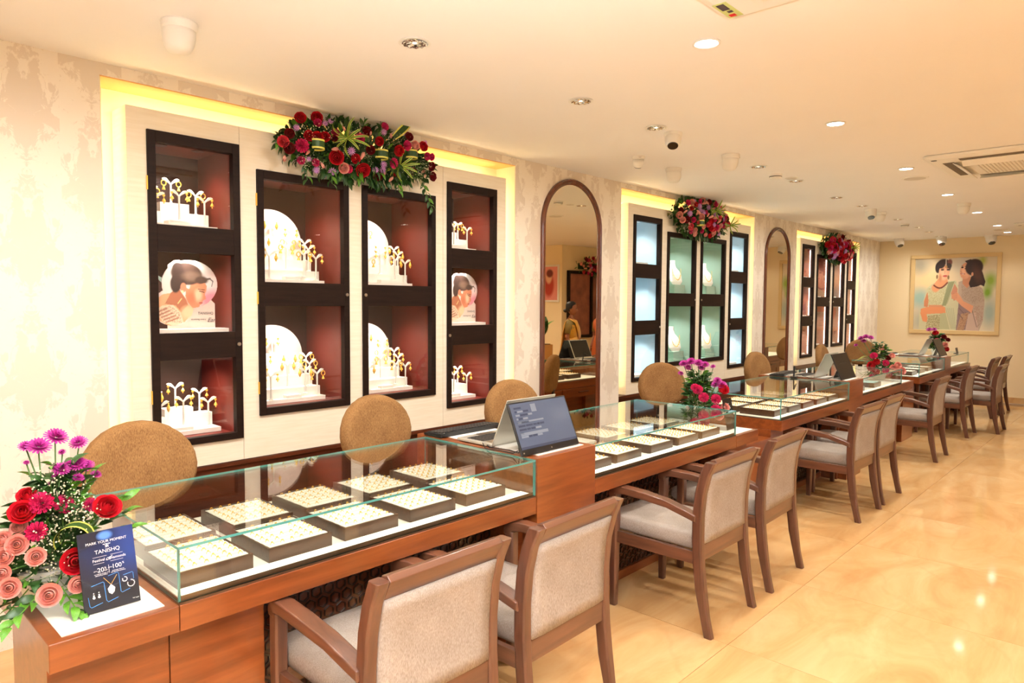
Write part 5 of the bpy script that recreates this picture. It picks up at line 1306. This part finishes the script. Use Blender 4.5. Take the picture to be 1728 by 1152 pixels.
def deskbunch(O, H_, spec, seed, label, wide=.11):
    r = random.Random(seed); O = Vector(O); t = thing('flower_arrangement', label, 'flowers', O)
    MB().lathe([(.05, 0), (.06, .01), (.075, .075), (.07, .08), (0, .075)], 20).build('pot', m['foam'], t)
    t.rotation_euler.z = math.atan2(O.y, O.x)-PI/2
    cen = Vector((0, 0, .09))
    for k, x, y, z, s in spec:
        p = Vector((x, y-.045-.05*max(0, .35-z), z)); d = ((p-cen).normalized()*.8+Vector((-.1, -.9, .3))).normalized()
        if k in 'C': d = Vector((r.uniform(-.3, .3), -.45, .8)).normalized()
        place(FM[k], FNAME[k], t, p, quat(d, r.uniform(0, 6)), s*1.15); stem(t, tuple(p-d*s*.3), tuple(cen))
    for i in range(150):
        h = r.random(); a = r.uniform(0, 2*PI); R_ = wide*(1-h*.7)*r.uniform(.4, .95)
        p = Vector((R_*math.cos(a), R_*math.sin(a), .06+(H_-.14)*h)); d = Vector((math.cos(a), math.sin(a), r.uniform(0, .8)))
        place(LF[r.choice((0, 1, 2))], 'leaf', t, p, leafquat(d, r), r.uniform(.045, .07))
    it = []
    for i in range(150):
        h = r.random()**1.3; a = r.uniform(0, 2*PI); R_ = wide*(1-h*.8)*r.uniform(.1, .9)
        it.append((Vector((R_*math.cos(a), R_*math.sin(a), .05+(H_-.16)*h)), leafquat(Vector((math.cos(a), math.sin(a), r.uniform(-.1, .8))), r), r.uniform(.05, .075)))
    leafmass(t, it, m['g1'])
    breath(t, [(wide*.8*math.cos(i), wide*.8*math.sin(i)-.02, .10+.015*(i % 8)) for i in range(12)], r, 160, .03)
    return t
deskbunch((4.47, 2.38, .7365), .46, [('C', -.10, 0, .44, .03), ('C', -.05, 0, .455, .034), ('C', .0, 0, .445, .034), ('C', .045, .01, .435, .03), ('C', -.07, .02, .41, .026), ('C', .02, .02, .41, .026), ('C', -.12, 0, .37, .02), ('C', .10, .0, .425, .018),
    ('C', .13, -.03, .33, .03), ('C', .16, -.03, .30, .036), ('C', .12, 0, .30, .03), ('R', .17, -.05, .27, .034), ('K', .0, -.10, .27, .032), ('K', .04, -.11, .22, .032), ('K', .12, -.10, .21, .032), ('K', .12, -.12, .14, .034), ('K', -.02, -.10, .285, .026),
    ('P', .06, -.12, .12, .032), ('P', .14, -.10, .10, .03), ('B', -.06, -.1, .14, .028), ('P', .18, -.06, .15, .028), ('K', .05, -.12, .06, .03), ('K', -.02, -.11, .05, .026)], 41, 'arrangement of pink chrysanthemums and carnations on the shelf after the second counter', .13)
f3 = deskbunch((8.72, 2.35, .7365), .50, [('C', -.20, .05, .47, .034), ('C', -.15, .05, .49, .036), ('C', -.10, .05, .48, .034), ('C', -.17, .05, .44, .03), ('C', -.25, .05, .39, .022), ('P', .02, .02, .36, .03), ('K', -.06, -.08, .28, .038), ('R', -.08, -.1, .17, .042), ('R', -.03, -.1, .21, .034), ('K', .06, -.06, .20, .036),
    ('P', .14, -.08, .14, .044), ('P', .22, -.06, .12, .04), ('P', .18, -.06, .18, .036), ('P', .12, .02, .28, .032), ('D', .08, 0, .25, .03), ('K', .10, -.08, .08, .03)], 43, 'arrangement of dark chrysanthemums and peach roses beside the fourth glass counter', .17)
for k, (a, L_) in enumerate(((2.9, .26), (3.3, .22), (3.7, .20))):
    ribbon([(L_*i/8, 0, .08*math.sin(PI*.9*i/8)) for i in range(9)], .05, 'variegated_leaf', f3, (-.05, -.05, .12+.03*k), (0, -.15, a))
deskbunch((11.55, 2.36, .901), .36, [('C', -.10, 0, .34, .04), ('C', -.04, 0, .345, .036), ('R', -.02, -.02, .29, .038), ('D', .08, -.02, .24, .034), ('D', .13, -.02, .20, .03), ('K', .0, -.05, .19, .034), ('K', .04, -.06, .11, .036), ('P', .10, -.06, .13, .034), ('R', .12, -.04, .07, .03), ('K', .03, -.06, .06, .03)], 47, 'small slanting arrangement of red roses on the farthest glass counter', .13)

# ================================================================ THE OTHER SIDE OF THE SHOP, SEEN IN THE FIRST MIRROR
def skin_body(name, verts, edges, rad, material, parent, sub=2):
    me = bpy.data.meshes.new(name); me.from_pydata(verts, edges, []); me.materials.append(material)
    o = bpy.data.objects.new(name, me); COL.objects.link(o); o.parent = parent
    sk = o.modifiers.new('skin', 'SKIN'); 
    for i, rr in enumerate(rad): me.skin_vertices[0].data[i].radius = rr if isinstance(rr, tuple) else (rr, rr)
    me.skin_vertices[0].data[0].use_root = True
    s = o.modifiers.new('sub', 'SUBSURF'); s.levels = sub; s.render_levels = sub
    for md in (sk,): md.use_smooth_shade = True
    return o
def woman(loc, rz, label, cloth, drape=True):
    t = thing('person', label, 'person', loc, rz)     # faces local -Y
    V = [(0, 0, .92), (0, .01, 1.05), (0, .01, 1.18), (0, .015, 1.29), (0, .005, 1.36), (0, -.01, 1.42),
         (-.075, 0, .86), (-.085, -.01, .46), (-.085, 0, .08), (-.085, -.11, .03),
         (.075, 0, .86), (.085, -.01, .46), (.085, 0, .08), (.085, -.11, .03),
         (-.16, .02, 1.28), (-.20, .03, 1.02), (-.19, -.08, .82), (.16, .02, 1.28), (.20, .03, 1.02), (.19, -.08, .82)]
    E_ = [(0, 1), (1, 2), (2, 3), (3, 4), (4, 5), (0, 6), (6, 7), (7, 8), (8, 9), (0, 10), (10, 11), (11, 12), (12, 13), (3, 14), (14, 15), (15, 16), (3, 17), (17, 18), (18, 19)]
    Rr = [(.14, .10), (.115, .085), (.125, .095), (.10, .075), .042, .045, .085, .052, .036, .028, .085, .052, .036, .028, .045, .034, .022, .045, .034, .022]
    skin_body('body', V, E_, Rr, m['sink'], t)
    # head with face
    q = MB(); secs = []
    for z, rx, ry, yy in ((1.40, .030, .035, -.015), (1.425, .045, .058, -.025), (1.455, .060, .074, -.018), (1.49, .068, .084, -.008), (1.53, .072, .090, 0), (1.57, .068, .086, .003), (1.60, .052, .066, .006), (1.618, .022, .03, .006)):
        secs.append([(rx*math.cos(a), yy+ry*math.sin(a), z) for a in [i*2*PI/18 for i in range(18)]])
    q.sweep(secs); h = q.build('head', m['sink'], t, smooth=True)
    MB().add([(-.012, -.088, 1.475), (.012, -.088, 1.475), (0, -.112, 1.478), (0, -.090, 1.515)], [(0, 1, 2), (0, 2, 3), (1, 3, 2), (0, 3, 1)]).build('nose', m['sink'], h)
    for s in (-1, 1):
        MB().lathe([(0, -.004), (.011, -.003), (.011, .003), (0, .004)], 8, (s*.028, -.083, 1.512), Matrix.Rotation(PI/2, 3, 'X')).build('eye', m['hair'], h)
        MB().lathe([(0, -.006), (.016, 0), (0, .006)], 8, (s*.073, .01, 1.50), Matrix.Rotation(PI/2, 3, 'Y')).build('ear', m['sink'], h)
        MB().lathe([(0, .004), (.006, 0), (0, -.006)], 6, (s*.078, .0, 1.478)).build('earring', m['gold'], h)
    MB().box(-.018, .018, -.089, -.080, 1.447, 1.456).build('mouth', m['dred'], h)
    q = MB(); secs = []
    for z, rx, ry, yy in ((1.46, .060, .05, .045), (1.50, .078, .072, .028), (1.54, .080, .092, .008), (1.58, .075, .092, .006), (1.61, .060, .074, .008), (1.632, .026, .034, .008)):
        secs.append([(rx*math.cos(a), max(yy+ry*math.sin(a), -.070 if z > 1.55 else -.03), z) for a in [i*2*PI/18 for i in range(18)]])
    q.sweep(secs); q.lathe([(0, -.035), (.035, -.02), (.042, 0), (.035, .02), (0, .035)], 12, (0, .100, 1.475)); q.build('hair', m['hair'], t, smooth=True)
    # hands with fingers
    for s in (-1, 1):
        hv = [(s*.19, -.08, .82), (s*.188, -.10, .76)]; he = [(0, 1)]; hr = [.020, .022]
        for f in range(4):
            b0 = len(hv); ox = (f-1.5)*.016; L_ = (.062, .072, .068, .055)[f]
            hv += [(s*.186+ox*.3, -.105+ox, .735), (s*.184+ox*.3, -.105+ox, .735-L_*.5), (s*.180+ox*.3, -.100+ox, .735-L_)]; he += [(1, b0), (b0, b0+1), (b0+1, b0+2)]; hr += [.009, .008, .006]
        b0 = len(hv); hv += [(s*.17, -.13, .775), (s*.165, -.145, .745)]; he += [(0, b0), (b0, b0+1)]; hr += [.010, .008]
        skin_body('hand', hv, he, hr, m['sink'], t, 1)
    # blouse with short sleeves
    q = MB(); secs = []
    for z, rx, ry in ((1.04, .135, .10), (1.12, .145, .112), (1.2, .155, .125), (1.27, .165, .105), (1.315, .125, .075), (1.335, .07, .055)):
        secs.append([(rx*math.cos(a), .01+ry*math.sin(a), z) for a in [i*2*PI/20 for i in range(20)]])
    q.sweep(secs)
    for s in (-1, 1): q.tube([(s*.13, .015, 1.285), (s*.175, .02, 1.24), (s*.195, .027, 1.10)], [.062, .056, .048], 12)
    q.build('blouse', m['blouse'], t, smooth=True)
    # pleated sari skirt
    q = MB(); secs = []
    for z, rx, ry in ((.02, .25, .21), (.3, .225, .19), (.6, .205, .17), (.82, .19, .155), (.95, .165, .13), (1.04, .138, .106)):
        secs.append([((rx+.010*math.cos(9*a)*(1.1-z))*math.cos(a), (ry+.012*math.cos(11*a)*(1.1-z))*math.sin(a), z) for a in [i*2*PI/60 for i in range(60)]])
    q.sweep(secs); q.build('sari_skirt', cloth, t, smooth=True)
    if drape:
        q = MB(); q.sweep([[(rx*math.cos(a), .01+ry*math.sin(a), z+.05*math.cos(a)) for a in [i*2*PI/24 for i in range(24)]] for z, rx, ry in ((.98, .150, .115), (1.06, .146, .116), (1.14, .152, .124), (1.20, .158, .131))])
        q.build('sari_wrap', cloth, t, smooth=True)
        q = MB(); vs = []; path = [(-.12, -.13, 1.0), (-.05, -.145, 1.10), (.03, -.14, 1.20), (.09, -.11, 1.30), (.11, 0, 1.345), (.12, .085, 1.29), (.12, .125, 1.10), (.12, .155, .85), (.12, .19, .6), (.12, .205, .4)]
        for (x, y, z) in path:
            for s in range(9):
                u = (s-4)/4; vs.append((x+u*.085*(1 if z < 1.3 else .55), y-.006*math.cos(s*2.2)-.02*u*u*(1 if y > 0 else -1), z+u*.02*(-1 if y < 0 else 0)))
        q.add(vs, [(9*j+i, 9*j+i+1, 9*j+i+10, 9*j+i+9) for j in range(len(path)-1) for i in range(8)])
        o = q.build('sari_pallu', cloth, t, smooth=True); o.modifiers.new('s', 'SOLIDIFY').thickness = .006
    return t
woman((9.09, .38, 0), 2.67, 'woman in a yellow sari with hair in a bun, reflected in the nearest mirror', m['sari'])
woman((9.98, .37, 0), -1.5, 'woman in an orange sari, reflected at the right edge of the nearest mirror', m['orange'])
# planter with broad spotted leaves
t = thing('potted_plant', 'broad-leaved spotted plant in a tan planter, seen in the first arched mirror', 'plant', (8.86, -.12, 0))
MB().box(-.45, .16, -.16, .16, 0, .90).build('planter', m['terra'], t, bevel=.01); MB().box(-.42, .13, -.13, .13, .895, .91).build('soil', m['dkwood'], t)
r = random.Random(9)
for bx in (-.30, -.02):
    for k in range(8):
        a = 2*PI*k/8+r.uniform(-.2, .2); d = Vector((math.cos(a)*.6, math.sin(a)*.45, r.uniform(.9, 1.6))); p = Vector((bx, 0, .90))
        MB().tube([tuple(p), tuple(p+d.normalized()*.16)], .006, 5).build('stem', m['g2'], t)
        o = place(LF[k % 2], 'leaf', t, p+d.normalized()*.13, leafquat(d, r), r.uniform(.30, .40))
# picture and a second display on the return wall
t = thing('small_picture', 'small framed pink picture on the wall, seen at the left of the first arched mirror', 'picture', (10.6, -.0, 0))
t.location = (10.599, -1.12, 1.62)
t.rotation_euler = (0, 0, -PI/2)
MB().box(0, .52, -.02, 0, 0, .74).build('picture_frame', m['whitep'], t, bevel=.003)
P = Paint(.44, .66, 40, 60, (236, 150, 140)); P.ell(.5, .55, .3, .35, (190, 60, 50), soft=.4); P.ell(.5, .3, .18, .2, (240, 190, 160), soft=.4); P.ell(.45, .2, .2, .12, (120, 40, 36), soft=.4)
o = P.build('photograph', m['print'], t); o.location = (.04, -.0215, .04)
t = thing('display_cabinet', 'dark framed wall display on the opposite wall, seen in the first arched mirror', 'cabinet', (10.75, -1.061, 0))
q = MB().box(0, .06, 0, .05, .9, 2.25).box(1.5, 1.56, 0, .05, .9, 2.25).box(.06, 1.5, 0, .05, .9, .96).box(.06, 1.5, 0, .05, 2.19, 2.25).box(.75, .81, 0, .05, .96, 2.19); q.build('door_frame', m['door'], t, bevel=.002)
MB().box(.06, 1.5, 0, .01, .96, 2.19).build('back', m['niche_mauve'], t)
O4 = (11.5, -1.058, 2.35); t = thing('wall_bouquet', 'rose garland over the opposite display, seen in the first arched mirror', 'flowers', O4)
for k, x, y, z, s in random_heads((0, 0, 0), .5, .17, 34, 15):
    place(FM[k], FNAME[k], t, (x, .10, z), quat((r.uniform(-.4, .2), 1, r.uniform(-.2, .2))), s*1.3)
for i in range(80):
    a = r.uniform(0, 2*PI); q_ = r.random()**.5; place(LF[i % 3], 'leaf', t, (.52*q_*math.cos(a), r.uniform(.02, .08), .18*q_*math.sin(a)), leafquat((math.cos(a), .5, math.sin(a)), r), .08)
MB().box(-.4, .4, 0, .03, -.06, .06).build('foam_base', m['g1'], t)
